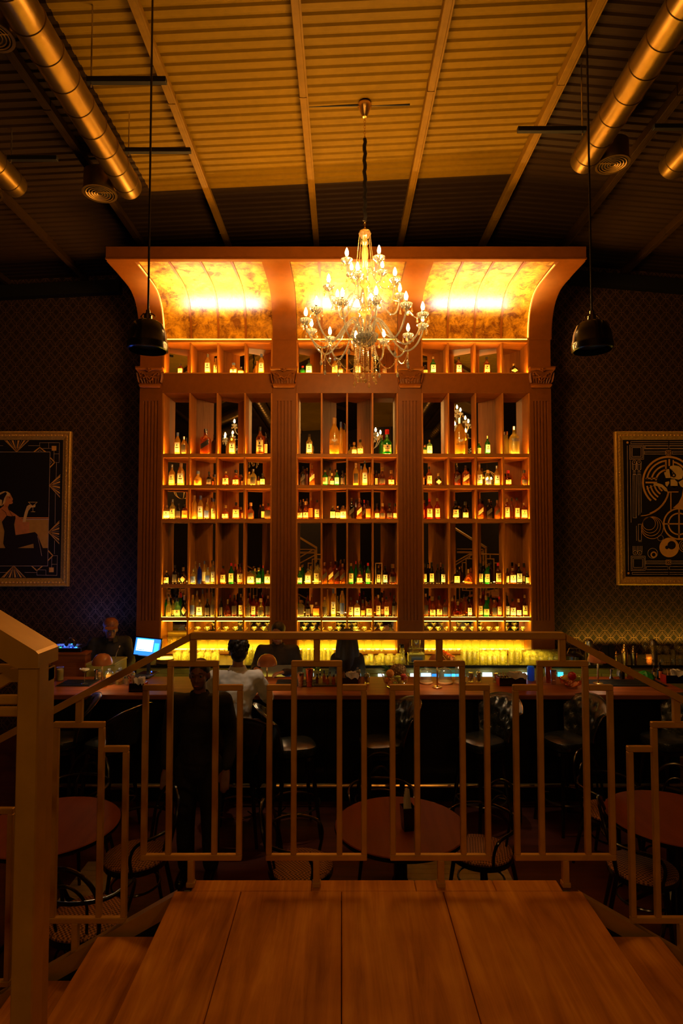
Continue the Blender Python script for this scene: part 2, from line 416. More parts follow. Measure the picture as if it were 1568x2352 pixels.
# dark trim along the wall top
trim = M()
for x0, x1 in ((-7, -3.2), (3.3, 7)):
    z0, z1 = roofz(x0), roofz(x1)
    trim.add([(x0, YW - .12, z0 - .30), (x1, YW - .12, z1 - .30), (x1, YW - .12, z1 - .12), (x0, YW - .12, z0 - .12), (x0, YW, z0 - .30), (x1, YW, z1 - .30), (x1, YW, z1 - .12), (x0, YW, z0 - .12)],
             [(0, 1, 2, 3), (4, 7, 6, 5), (0, 4, 5, 1), (3, 2, 6, 7), (0, 3, 7, 4), (1, 5, 6, 2)])
struct('trim_1', trim, 'black_matte')
# roof purlins running away from the camera
PUR = [(-4.85, 'steel purlin under the roof farthest to the left'), (-3.72, 'dim steel purlin above the left wallpapered wall'), (-2.60, 'steel purlin above the inner left air duct'),
       (-1.50, 'lit steel purlin left of the chandelier with sockets of two black brackets'), (-0.34, 'lit steel purlin just left of the chandelier canopy'), (0.79, 'lit steel purlin just right of the chandelier canopy'),
       (1.94, 'steel purlin at the right edge of the lit roof sheets'), (3.0, 'dark steel purlin right of the inner right air duct'), (4.1, 'dark steel purlin above the right wallpapered wall')]
for x, lb in PUR:
    z = roofz(x); p = M(); p.cbox(x - .03, x + .03, -5, YW, z - .095, z - .002, .004)
    p.box(x + .03, x + .045, -5, YW, z - .095, z - .085); p.box(x - .005, x + .005, 1, YW, z - .097, z - .095)
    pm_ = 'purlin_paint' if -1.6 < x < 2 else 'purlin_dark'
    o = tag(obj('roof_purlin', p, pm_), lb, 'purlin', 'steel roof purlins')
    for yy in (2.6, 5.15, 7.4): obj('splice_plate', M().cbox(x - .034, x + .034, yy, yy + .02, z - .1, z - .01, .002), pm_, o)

# ================================================================== air ducts
def duct(x, zc, y1, r, label, vents, phase=0.0):
    t = thing('air_duct', label, 'duct', (x, y1, zc), 0, 'round spiral air ducts under the roof')
    L = y1 + 4.5; nseg = 0
    d = M(); pr = []; y = 0.0; step = 0.27
    # tube along -Y with raised seam rings
    k = 0; zs = []
    pr = [(0.0, 0), (r * .96, 0), (r, 0.015)]
    y = 0.12
    while y < L:
        pr += [(r, y), (r + .006, y + .006), (r + .006, y + .016), (r, y + .022)]
        y += step
    pr += [(r, L)]
    d.lathe(pr, 32, cap=False, mat=RX(pi / 2))
    obj('duct_tube', d, 'duct_metal', t, ang=22)
    for i, (vx, vy, vz, vr) in enumerate(vents):
        v = M(); v.lathe([(0, .20), (vr * .92, .20), (vr * .92, 0.03), (vr, 0.0), (vr, -.012), (vr * .86, -.012), (vr * .86, 0.02), (0, .02)], 28, cap=False)
        # collar to the duct
        v.tube([(0, 0, .12), (-vx * 0.9, 0, .12)], vr * .5, 12)
        ve = obj('duct_vent', v, 'duct_metal' if i else 'duct_metal', t, loc=(vx, vy, vz))
        rg = M()
        for q in (.74, .58, .42, .27, .13):
            rg.lathe([(vr * q, -.006), (vr * (q + .05), -.012), (vr * (q + .05), -.016), (vr * q, -.012)], 28, cap=False)
        rg.box(-vr * .8, vr * .8, -.006, .006, 0, .006)
        obj('vent_ring', rg, 'bronze_paint', ve); bk = M(); bk.lathe([(0, .012), (vr * .85, .012)], 24, cap=False); obj('vent_throat', bk, 'black_matte', ve)
    return t
zd = PZ(450, 6.05)
duct(PX(298, 6.05, 450), PZ(432, 6.05), 6.05, .128, 'bronze spiral air duct at upper left, the one nearer the chandelier', [(-.29, -.05, -.08, .17), (-.29, -1.95, -.05, .15)])
duct(PX(36, 6.25, 440), PZ(428, 6.25), 6.25, .128, 'bronze spiral air duct ending at the far left picture edge', [(-.27, -.08, -.12, .16)])
duct(PX(1338, 5.75, 375), PZ(372, 5.75), 5.75, .128, 'bronze spiral air duct at upper right, the one nearer the chandelier', [(.27, -.05, -.05, .16)])
duct(PX(1540, 5.85, 385), PZ(385, 5.85), 5.85, .128, 'bronze spiral air duct ending at the far right picture edge', [(.27, -.05, -.1, .16)])
# black support brackets with threaded rods
def bracket(px0, px1, py, Y, label):
    a = P(px0, py, Y); b = P(px1, py, Y); t = thing('duct_bracket', label, 'bracket', (a.x, Y, a.z), 0, 'black duct hanger brackets')
    L = b.x - a.x; obj('bar', M().cbox(0, L, -.022, .022, -.02, .02, .003), 'black_matte', t)
    o_ = 0.03 if px0 < 784 else L - .03
    obj('threaded_rod', M().tube([(o_, 0, -.05), (o_, 0, max(.1, min(roofz(a.x), roofz(b.x)) - a.z))], .006, 6), 'steel', t)
bracket(200, 382, 185, 4.25, 'black bracket bar over the inner left duct, nearer one at the top')
bracket(288, 438, 346, 5.35, 'black bracket bar over the inner left duct, near its open end')
bracket(18, 132, 364, 5.5, 'black bracket bar over the outer left duct')
bracket(1188, 1345, 298, 5.0, 'black bracket bar beside the inner right duct')
bracket(1500, 1600, 292, 5.1, 'black bracket bar over the outer right duct')

# ================================================================== back bar joinery
YK_ = .40
YB, YN = 8.2, 8.49               # front face of the joinery, mean depth of the mirrors
XE = [PX(v, YB) for v in (316, 369, 624, 679, 915, 969, 1220, 1270)]
ROWS = [(787, 857), (903, 1043), (1051, 1115), (1123, 1192.5), (1200.5, 1342.5), (1350.5, 1418), (1426, 1500)]
ZT = PZ(780, YB); ZC0 = PZ(1501, YB)
for i in range(4):
    x0, x1 = XE[2 * i], XE[2 * i + 1]; w = x1 - x0; xc = (x0 + x1) / 2
    nm = ['outer left fluted pilaster beside the left wallpaper', 'inner left fluted pilaster between left and middle shelf bays', 'inner right fluted pilaster between middle and right shelf bays', 'outer right fluted pilaster beside the right wallpaper'][i]
    t = thing('pilaster', 'red-brown ' + nm, 'pilaster', (xc, YB, ZC0), 0, 'fluted pilasters of the back bar')
    h = w / 2; zf0 = PZ(1425, YB) - ZC0; zf1 = PZ(921, YB) - ZC0; zt = ZT - ZC0
    s = M(); s.box(-h, h, .016, YK_, 0, zf0); s.cbox(-h, h, 0, .03, 0, zf0, .003); s.box(-h, h, .016, YK_, zf1, zt); s.cbox(-h, h, 0, .03, zf1, zt, .003)
    s.box(-h, h, .016, YK_, zf0 - .01, zf1 + .01)
    fl = [-1.0, -.60, -.30, 0.0, .30, .60, 1.0]
    for k in range(6):           # lands between five flutes
        a_, b_ = [(-1, -.62), (-.54, -.34), (-.26, -.05), (.03, .24), (.32, .52), (.60, 1)][k]
        s.cbox(a_ * h, b_ * h, 0, .03, zf0 - .005, zf1 + .005, .004)
    obj('shaft', s, 'pilaster_paint', t, smooth=False)
    # carved capital
    cz0 = PZ(892, YB) - ZC0; cz1 = PZ(847, YB) - ZC0; ch = cz1 - cz0
    def ring(hw, d, z): return [(-hw, .02, z), (-hw, -d, z), (hw, -d, z), (hw, .02, z)]
    pf = [(.84, .035, 0), (.90, .055, .05), (.95, .065, .12), (.92, .05, .20), (.84, .035, .22), (.86, .045, .45), (.98, .075, .72), (1.04, .085, .80), (1.12, .11, .86), (1.14, .12, .92), (1.16, .12, 1.0)]
    c = M(); n0 = 0
    for a_, d_, z_ in pf: c.v += ring(a_ * h, d_, cz0 + z_ * ch)
    for j in range(len(pf) - 1):
        for k in range(3): c.f.append((j * 4 + k, j * 4 + k + 1, (j + 1) * 4 + k + 1, (j + 1) * 4 + k))
    c.f.append((0, 3, 2, 1)); c.f.append(tuple((len(pf) - 1) * 4 + k for k in range(4)))
    cap = obj('capital', c, 'pilaster_paint', t, smooth=False)
    orn = M()
    for sg in (-1, 1):           # scroll volutes and leaf ribs
        sp_ = [(sg * (h * .74 - (.030 - .0028 * q) * cos(q * .62) * 1), -.092, cz0 + ch * .62 + (.030 - .0028 * q) * sin(q * .62)) for q in range(10)]
        orn.tube(sp_, .006, 6)
        orn.tube([(sg * h * .62, -.085, cz0 + ch * .74), (sg * h * .38, -.085, cz0 + ch * .60), (sg * h * .2, -.075, cz0 + ch * .36), (0, -.07, cz0 + ch * .30)], [.006, .008, .007, .004], 6)
    for q in range(7):
        xx = (q - 3) / 3 * h * .74
        orn.tube([(xx * .9, -.045, cz0 + ch * .22), (xx, -.06, cz0 + ch * .38), (xx * 1.1, -.075, cz0 + ch * (.50 if q % 2 else .44))], [.009, .008, .003], 6)
    orn.tube([(-h * .5, -.085, cz0 + ch * .46), (-h * .2, -.09, cz0 + ch * .52), (0, -.085, cz0 + ch * .44), (h * .2, -.09, cz0 + ch * .52), (h * .5, -.085, cz0 + ch * .46)], [.004, .009, .006, .009, .004], 6)
    orn.sphere((0, -.115, cz0 + ch * .86), .016, 8, 6, 1, .6, 1.1); orn.tube([(-.04, -.11, cz0 + ch * .84), (0, -.115, cz0 + ch * .76), (.04, -.11, cz0 + ch * .84)], .006, 6)
    for sg in (-1, 1):
        for q in range(4): orn.tube([(sg * h * .95, -.02 - q * .018, cz0 + ch * .25), (sg * h * 1.05, -.025 - q * .018, cz0 + ch * .5), (sg * h * 1.08, -.03 - q * .02, cz0 + ch * .72)], [.007, .008, .003], 6)
    obj('acanthus_carving', orn, 'pilaster_paint', cap)

# mirror angles per row and column: L faces left, R faces right, 0 is square on
ANG = {0: 'RLLR RLRR RLLR', 1: '0LR0 0LR0 0LR0', 2: 'RLLR RLLR RLLR', 3: 'RLLR RLLR RLLR', 4: '0LLR 0LLR RLLR', 5: 'RLLR RLLR RLLR', 6: '0LL0 0LR0 0LR0'}
BAYN = ['left', 'middle', 'right']
DIVX = []
for b in range(3):
    x0, x1 = XE[2 * b + 1], XE[2 * b + 2]; w = x1 - x0
    t = thing('back_bar_cabinet', f'{BAYN[b]} bay of open wooden bottle cubbies with mirrored backs', 'shelving', ((x0 + x1) / 2, YB, ZC0), 0, 'bottle shelving bays of the back bar')
    ox, oy, oz = (x0 + x1) / 2, YB, ZC0
    tk = .022
    dv = [x0 + w * k / 4 for k in range(5)]; DIVX.append(dv)
    rz = [(PZ(q, YB), PZ(p, YB)) for p, q in ROWS]      # (bottom, top) of each row
    # boards between the rows
    for r in range(7):
        zb, zt_ = rz[r]
        ztop = rz[r - 1][0] if r else ZT
        if r == 1 or r == 0: nm = 'frieze_board' if r == 1 else 'top_board'
        else: nm = 'shelf'
        bd = M(); fy = 0.0 if r > 1 else -.004
        bd.cbox(x0 - ox, x1 - ox, fy, YK_, zt_ - oz, ztop - oz - (.001), .003)
        obj(nm, bd, 'pilaster_paint' if r == 1 else 'shelf_wood_x', t)
        if r == 1: obj('shelf', M().cbox(x0 - ox, x1 - ox, -.01, .30, ztop - oz - .012, ztop - oz + .0, .003), 'shelf_wood_x', t)
    obj('base_ledge', M().cbox(x0 - ox, x1 - ox, -.02, YK_, -.03, 0, .004), 'shelf_wood_x', t)
    for r in range(7):
        zb, zt_ = rz[r]
        for k in range(5):
            if r == 6 and 0 < k < 4: zb2 = PZ(1462, YB)
            else: zb2 = zb
            tk2 = tk / 2 if 0 < k < 4 else tk
            a_ = dv[k] - tk2 if k else dv[k]; b_ = dv[k] + tk2 if k < 4 else dv[k]
            obj('divider', M().cbox(a_ - ox, b_ - ox, .002, .40, zb2 - oz, zt_ - oz, .002), 'shelf_wood', t)
        for k in range(4):
            cxm = (dv[k] + dv[k + 1]) / 2 - ox; hw = w / 8
            an = {'L': R(-17), 'R': R(17), '0': 0}[ANG[r].split()[b][k]]
            z0_, z1_ = (zb - oz + .003, zt_ - oz - .003)
            if r == 6: z0_ = PZ(1456, YB) - oz
            mm = M(); mm.box(-hw / cos(an) * .93, hw / cos(an) * .93, -.003, .003, z0_, z1_)
            o = obj('mirror_panel', mm, 'mirror', t, loc=(cxm, YN - YB, 0), rot=(0, 0, an))
    # LED strip along the front lip of each shelf
    for r in range(6):
        if r == 6: continue
        s = M()
        for k in range(4): s.box(dv[k] - ox + tk, dv[k + 1] - ox - tk, .010, .020, rz[r][0] - oz + .0002, rz[r][0] - oz + .0015)
        lp = M(); lp.box(x0 - ox + .002, x1 - ox - .002, -.002, .006, rz[r][0] - oz - .002, rz[r][0] - oz + (.006 if r < 4 else .003)); obj('shelf_lip', lp, 'shelf_wood_x', t)
        obj('light_strip', s, 'led_amber' if r < 4 else 'led_yellow', t)
    s = M(); s.box(x0 - ox + .03, x1 - ox - .03, .05, .09, rz[6][1] - oz - .012, rz[6][1] - oz - .004); s.box(x0 - ox + .03, x1 - ox - .03, .29, .31, .002, .008)
    obj('light_strip', s, 'led_rack', t)
    # glass display: slatted warm back panel and a clear shelf
    lamp('AREA', 'rack_light', ((x0 + x1) / 2, 8.12, rz[6][1] - .02), 28, (1.0, .62, .05), (x1 - x0) * .9, rot=(R(-35), 0, 0), size_y=.03, spread=R(62))
    obj('back_panel', M().box(x0 - ox + .01, x1 - ox - .01, .33, .345, 0, PZ(1456, YB) - oz), 'backlit_paint' if 'backlit_paint' in MATS else 'olive_paint', t)
    obj('glass_shelf', M().cbox(x0 - ox + .022, x1 - ox - .022, .02, .32, PZ(1468, YB) - oz, PZ(1464, YB) - oz, .001), 'clear_glass', t)

# ================================================================== gilded cove canopy
prof_px = [(8.20, 780), (8.18, 748), (8.08, 706), (7.86, 668), (7.45, 634), (7.02, 600)]
pp = [(y, PZ(q, y)) for y, q in prof_px]
def catmull(pts, n=5):
    o_ = []
    for i in range(len(pts) - 1):
        p0 = pts[max(i - 1, 0)]; p1 = pts[i]; p2 = pts[i + 1]; p3 = pts[min(i + 2, len(pts) - 1)]
        for k in range(n):
            t_ = k / n
            o_.append(tuple(0.5 * (2 * p1[j] + (p2[j] - p0[j]) * t_ + (2 * p0[j] - 5 * p1[j] + 4 * p2[j] - p3[j]) * t_ ** 2 + (3 * p1[j] - p0[j] - 3 * p2[j] + p3[j]) * t_ ** 3) for j in range(len(p1))))
    o_.append(tuple(pts[-1])); return o_
cv = catmull(pp, 6)
YL, ZL = cv[-1]
ct = thing('cove_canopy', 'brown cove canopy with gold leaf panels curving out over the back bar', 'canopy', (0, YB, ZT))
def curved(x0, x1, off, thick, nx=1):
    """strip of the cove between x0 and x1, pushed back by off, with thickness"""
    m_ = M(); n = len(cv)
    def nrm(i):
        a_ = cv[max(i - 1, 0)]; b_ = cv[min(i + 1, n - 1)]; ty, tz = b_[0] - a_[0], b_[1] - a_[1]; l = sqrt(ty * ty + tz * tz)
        return (tz / l, -ty / l)          # pointing away from the room
    for i, (y, z) in enumerate(cv):
        ny, nz = nrm(i)
        for d_ in (off, off + thick):
            for q in range(nx + 1):
                m_.v.append((x0 + (x1 - x0) * q / nx, y + ny * d_ - YB, z + nz * d_ - ZT))
    s_ = 2 * (nx + 1)
    for i in range(n - 1):
        for q in range(nx):
            m_.f.append((i * s_ + q, i * s_ + q + 1, (i + 1) * s_ + q + 1, (i + 1) * s_ + q))
            m_.f.append((i * s_ + nx + 1 + q, (i + 1) * s_ + nx + 1 + q, (i + 1) * s_ + nx + 2 + q, i * s_ + nx + 2 + q))
        m_.f.append((i * s_, (i + 1) * s_, (i + 1) * s_ + nx + 1, i * s_ + nx + 1))
        m_.f.append((i * s_ + nx, i * s_ + 2 * nx + 1, (i + 1) * s_ + 2 * nx + 1, (i + 1) * s_ + nx))
    return m_
for i in range(4):
    obj('rib', curved(XE[2 * i] - (.0 if i else .01), XE[2 * i + 1] + (.01 if i == 3 else 0), 0, .10), 'pilaster_paint', ct)
for b in range(3):
    x0, x1 = XE[2 * b + 1], XE[2 * b + 2]
    for k in range(4):
        a_ = x0 + (x1 - x0) * k / 4; b_ = x0 + (x1 - x0) * (k + 1) / 4
        obj('gold_panel', curved(a_ + .004, b_ - .004, .055, .01, 3), 'gold_leaf', ct)
        if k: obj('seam_strip', curved(a_ - .014, a_ + .014, .040, .014), 'pilaster_paint', ct)
    obj('light_strip', M().box(x0 + .02, x1 - .02, .010, .022, .006, .014), 'led_cove', ct)
    lamp('AREA', 'cove_uplight', ((x0 + x1) / 2, YB - .10, PZ(880, YB)), 14, (1.0, .52, .12), (x1 - x0) * .45, rot=(R(180 + 28), 0, 0), size_y=.04, spread=R(110))
    lamp('AREA', 'cove_patch_fill', ((x0 + x1) / 2, YB - .36, ZT + .0), 42, (.97, .92, .84), (x1 - x0) * .72, rot=(R(180 + 4), 0, 0), size_y=.20, spread=R(100))  # added unseen lamp in mid-air that whitens the middle of the cove
    lamp('AREA', 'cove_uplight', ((x0 + x1) / 2, YB - .03, ZT + .02), 2.5, (1.0, .42, .04), (x1 - x0) * .95, rot=(R(180 + 30), 0, 0), size_y=.03)
for sx, xx in ((1, XE[1]), (-1, XE[6])):
    st = [(xx + sx * .006, y - YB + .035, z - ZT + .02) for y, z in cv[1:-2]]
    obj('light_strip', M().tube(st, .004, 4), 'led_cove', ct)
xl, xr = XE[0] - .01, XE[7] + .01
zfa = PZ(570, YL)
obj('fascia', M().cbox(xl, xr, YL - YB - .05, YL - YB + .02, ZL - ZT + .0, zfa - ZT, .006).cbox(xl, xr, YL - YB - .062, YL - YB - .04, ZL - ZT - .004, ZL - ZT + .02, .004), 'pilaster_paint', ct)
obj('top_board', M().box(xl, xr, YL - YB, YW - YB, zfa - ZT - .02, zfa - ZT - .001), 'black_matte', ct)
for s_, x_ in ((-1, xl), (1, xr)):   # closed cheeks
    pl = [(y - YB, z - ZT) for y, z in cv] + [(YL - YB, zfa - ZT - .02), (YW - YB - .01, zfa - ZT - .02), (YW - YB - .01, 0)]
    ck = M(); n = len(pl); ck.v = [(x_ - .006, y, z) for y, z in pl] + [(x_ + .006, y, z) for y, z in pl]
    ck.f = [tuple(range(n)), tuple(range(2 * n - 1, n - 1, -1))] + [(i, i + n, (i + 1) % n + n, (i + 1) % n) for i in range(n)]
    obj('cheek', ck, 'pilaster_paint', ct, smooth=False)

# ================================================================== counters
ZK = 1.145
kt = thing('bar_counter', 'long dark bar counter with polished red-brown wooden top', 'counter', (0, 6.1, 0))
yk = lambda y: y - 6.1
KX0, KX1 = -3.15, 3.55
obj('worktop', M().cbox(KX0, KX1, 0, .80, ZK - .05, ZK, .008), 'counter_wood', kt)
fr = M(); fr.box(KX0 + .05, KX1 - .05, .22, .30, 0, ZK - .05); obj('front_panel', fr, 'black_panel', kt)
for k in range(7):
    a_ = KX0 + .15 + k * .94
    mm = M()
    for q in ((0, .84, .95, .98), (0, .84, .15, .18)): mm.cbox(a_ + q[0], a_ + q[1], .205, .225, q[2], q[3], .004)
    for q in (0, .81): mm.cbox(a_ + q, a_ + q + .03, .205, .225, .18, .95, .004)
    obj('panel_moulding', mm, 'black_panel', kt)
obj('service_shelf', M().cbox(KX0 + .1, KX1 - .1, .60, .79, .88, .92, .004), 'steel', kt)
obj('foot_rail', M().tube([(KX0 + .1, .08, .22), (KX1 - .1, .08, .22)], .02, 8), 'brass', kt)

bt = thing('back_counter', 'back counter with dark top and olive fridge fronts under the shelves', 'counter', (0, 7.5, 0))
obj('worktop', M().cbox(-2.60, 5.6, 0, .68, ZK - .035, ZK, .004), 'black_lacquer', bt)
obj('carcass', M().box(-2.55, 5.5, .05, .68, 0, ZK - .035), 'olive_paint', bt)
for k in range(11):
    a_ = -2.53 + k * .72
    d_ = obj('fridge_door', M().cbox(a_, a_ + .70, .02, .05, .12, ZK - .11, .005), 'olive_paint', bt)
    obj('handle', M().tube([(a_ + .1, 0, ZK - .15), (a_ + .6, 0, ZK - .15)], .008, 6), 'dark_nickel', d_)
obj('trim_strip', M().box(-2.55, 5.5, -.004, .0, ZK - .05, ZK - .04), 'brass', bt)
# blue-white lit displays low on the fridge fronts
for i, (px0, px1, py0, py1, mt, lb) in enumerate([(656, 690, 1548, 1560, 'screen_white', ''), (868, 882, 1548, 1557, 'screen_white', ''), (942, 960, 1547, 1556, 'screen_white', ''), (966, 990, 1546, 1556, 'screen_white', ''), (992, 1004, 1548, 1556, 'screen_blue', ''), (1020, 1060, 1548, 1555, 'screen_cyan', ''),
        (1108, 1130, 1545, 1561, 'screen_white', ''), (1142, 1152, 1554, 1563, 'screen_blue', ''), (1197, 1210, 1545, 1556, 'screen_white', ''), (1281, 1293, 1544, 1556, 'screen_cyan', '')]):
    a_ = P(px0, py1, 7.49); b_ = P(px1, py0, 7.49)
    obj('lit_display', M().box(a_.x, b_.x, -.012, -.002, a_.z, b_.z), mt, bt)
# under-shelf light washing the lower right wall and the fridge fronts
lamp('AREA', 'counter_wash', (4.6, 8.45, ZK + .10), 5, (1.0, .62, .06), 2.6, rot=(R(180 - 15), 0, 0), size_y=.05)
lamp('AREA', 'service_light', (0.6, 6.95, ZK - .02), 2.0, (1.0, .74, .08), 5.6, rot=(R(90), 0, 0), size_y=.05)
for sx_, sy2_, se_ in ((-.42, 5.75, 26), (1.32, 5.75, 34), (2.2, 5.75, 18), (-1.9, 5.8, 16), (-1.0, 5.6, 48), (.45, 6.2, 14), (3.0, 5.9, 12)):
    lamp('SPOT', 'bar_downlight', (sx_, sy2_ - .3, 6.3), se_ * 3.2, (1.0, .80, .55), .04, rot=(R(3), 0, 0), spot=R(13))
lamp('AREA', 'service_light', (0.8, 6.95, ZK - .06), .3, (.25, .5, 1.0), 3.0, rot=(R(140), 0, 0), size_y=.05)

# ================================================================== landing, stairs and railings
YR = 2.49; ZL0 = 1.314
LX0, LX1 = -.665, .957
lt = thing('wooden_landing', 'worn orange-brown plank landing in the foreground behind the railing', 'landing', (0, YR, ZL0))
seams = [LX0, -.40, 0.0, .405, LX1]
for i in range(4):
    obj('plank', M().cbox(seams[i] + .0015, seams[i + 1] - .0015, .6 - YR, -.035, -.04, 0, .003), 'landing_wood', lt)
for i in range(4):
    a_ = [-.60, -.12, .30, .62, .885][i]; b_ = [-.60, -.12, .30, .62, .885][i + 1]
    obj('border_plank', M().cbox(a_, b_ - .002, -.033, .045, -.04, -.001, .003), 'landing_wood', lt)
obj('edge_beam', M().box(LX0 + .02, LX1 - .02, -.02, .04, -.30, -.04), 'black_matte', lt)
obj('support_wall', M().box(LX0 + .05, LX1 - .05, -.3, -.24, -ZL0, -.04), 'black_matte', lt)
for side in (-1, 1):
    e = LX0 if side < 0 else LX1
    t = thing('staircase', ('left' if side < 0 else 'right') + ' flight of wooden steps going down from the landing', 'staircase', (e, YR, ZL0))
    for k in range(1, 8):
        a_, b_ = sorted((side * .30 * (k - 1) - side * .02, side * .30 * k))
        obj('tread', M().cbox(a_, b_, (1.34 if side < 0 else .75) - YR, -.045, -.168 * k - .04, -.168 * k, .004), 'landing_wood', t)
        xr_ = side * .30 * (k - 1)
        obj('riser', M().box(xr_ - .008 - side * .03, xr_ + .008 - side * .03, (1.36 if side < 0 else .77) - YR, -.05, -.168 * k, -.168 * (k - 1) - .04), 'landing_wood', t)
    for yy in ((-.03, .01),):
        L_ = 7 * .30; D_ = 7 * .168
        s = M(); pts = [(0, -.02), (side * L_, -.02 - D_), (side * L_, -.09 - D_), (0, -.09)]
        if side > 0: pts = pts[::-1]
        s.prism(pts, yy[0], yy[1]); obj('stringer', s, 'bronze_paint', t, smooth=False)
        s = M(); pts = [(0, -.09), (side * L_, -.09 - D_), (side * L_, -.3 - D_), (0, -.3)]
        if side > 0: pts = pts[::-1]
        s.prism(pts, yy[0] + .005, yy[1] - .005); obj('stringer_board', s, 'black_matte', t, smooth=False)

tw = .0115   # half width of a square tube
def railing_unit(t, cx, dz, base):
    zt1, zt2, zb = PZ(1524, YR) - base + dz, PZ(1579, YR) - base + dz, PZ(1968, YR) - base + dz
    W1, W2 = .093, .193
    def bar(nm, x0, x1, z0, z1): obj(nm, M().cbox(x0, x1, -tw, tw, z0, z1, .003), 'rail_bronze', t)
    for s_ in (-1, 1):
        bar('upright', cx + s_ * W1 - tw, cx + s_ * W1 + tw, zb + tw, zt1 - tw)
        bar('upright', cx + s_ * W2 - tw, cx + s_ * W2 + tw, zb + tw, zt2 - tw)
        a_, b_ = sorted((cx + s_ * (W1 + tw), cx + s_ * (W2 + tw))); bar('crossbar', a_, b_, zt2 - tw, zt2 + tw)
    bar('crossbar', cx - W1 - tw, cx + W1 + tw, zt1 - tw, zt1 + tw); bar('crossbar', cx - W2 - tw, cx + W2 + tw, zb - tw, zb + tw)
    return zt1, zb
UC = [PX(v, YR, 1750) for v in (441.5, 727, 1010, 1294)]
ztop = PZ(1452, YR); zrail = ztop - ZL0
t = thing('metal_railing', 'straight bronze railing of stepped square tube frames across the landing edge', 'railing', (0, YR, ZL0))
obj('handrail', M().cbox(UC[0] - .01, UC[3] + .01, -.024, .024, zrail - .028, zrail, .005), 'rail_bronze', t)
for cx in UC:
    z1, zb = railing_unit(t, cx, 0, ZL0)
    obj('post', M().cbox(cx - .013, cx + .013, -.013, .013, z1 + tw - .002, zrail - .027, .003), 'rail_bronze', t)
    obj('post', M().cbox(cx - .013, cx + .013, -.013, .013, 0, zb - tw + .002, .003), 'rail_bronze', t)
    obj('base_collar', M().cbox(cx - .017, cx + .017, -.017, .017, 0, .02, .003), 'rail_bronze', t)
SP, DR = .463, .247
for side in (-1, 1):
    x0 = UC[0] if side < 0 else UC[3]
    t = thing('metal_railing', ('left' if side < 0 else 'right') + ' bronze railing of stepped frames sloping down beside the stairs', 'railing', (x0, YR, ZL0))
    L_ = 2.6; a_ = (side * .012, zrail - .004); b_ = (side * L_, zrail - .004 - L_ * DR / SP)
    pts = [a_, b_, (b_[0], b_[1] - .030), (a_[0], a_[1] - .030)]
    if side > 0: pts = pts[::-1]
    obj('handrail', M().prism(pts, -.022, .022), 'rail_bronze', t, smooth=False)
    for k in range(1, 5):
        cx = side * SP * k; z1, zb = railing_unit(t, cx, -DR * k, ZL0)
        obj('post', M().cbox(cx - .013, cx + .013, -.013, .013, z1 + tw - .002, zrail - .02 - DR * k, .003), 'rail_bronze', t)
        zst = -.02 - (side * (x0 + cx) - side * (LX0 if side < 0 else LX1)) * .56 - .02
        obj('post', M().cbox(cx - .013, cx + .013, -.013, .013, zst, zb - tw + .002, .003), 'rail_bronze', t)
# heavy newel at the left with the rising handrail of the upper flight
t = thing('newel_post', 'thick bronze newel post at the left edge carrying a rising handrail', 'newel post', (0, 0, ZL0))
YN1 = 1.27
xa, xb = PX(36, YN1, 1700), PX(86, YN1, 1700); zt_ = PZ(1497, YN1) - ZL0
obj('post', M().cbox(xa, xb, YN1, YN1 + .045, 0, zt_ - .03, .003), 'rail_bronze', t)
L_ = .9; top = []
hr = M(); pts = [(xb, zt_ - .034), (xb, zt_ - .004), (xb - .006, zt_ + .002), (xa - L_, zt_ + .004 + L_ * .62), (xa - L_, zt_ - .045 + L_ * .62), (xa, zt_ - .034)]
hr.prism(pts[::-1], YN1 - .004, YN1 + .085); obj('handrail', hr, 'rail_bronze', t, smooth=False)
t = thing('newel_post', 'shorter bronze newel post just behind the thick one at the left edge', 'newel post', (0, 0, ZL0))
YN2 = 1.38; xc_, xd_ = PX(70, YN2, 1700), PX(104, YN2, 1700); z2 = PZ(1536, YN2) - ZL0
obj('post', M().cbox(xc_, xd_, YN2, YN2 + .04, 0, z2, .003), 'rail_bronze', t)
obj('handrail', M().prism([(xd_, z2 - .03), (xd_, z2), (xc_ - .05, z2 + .0), (xc_ - .9, z2 - .5), (xc_ - .9, z2 - .54), (xc_ - .05, z2 - .03)][::-1], YN2, YN2 + .04), 'rail_bronze', t, smooth=False)
for py in (1540, 1612, 1640):
    zz = PZ(py, YN2) - ZL0; obj('crossbar', M().cbox(xc_ - .7, xc_, YN2 + .01, YN2 + .03, zz - .01, zz + .01, .003), 'rail_bronze', t)
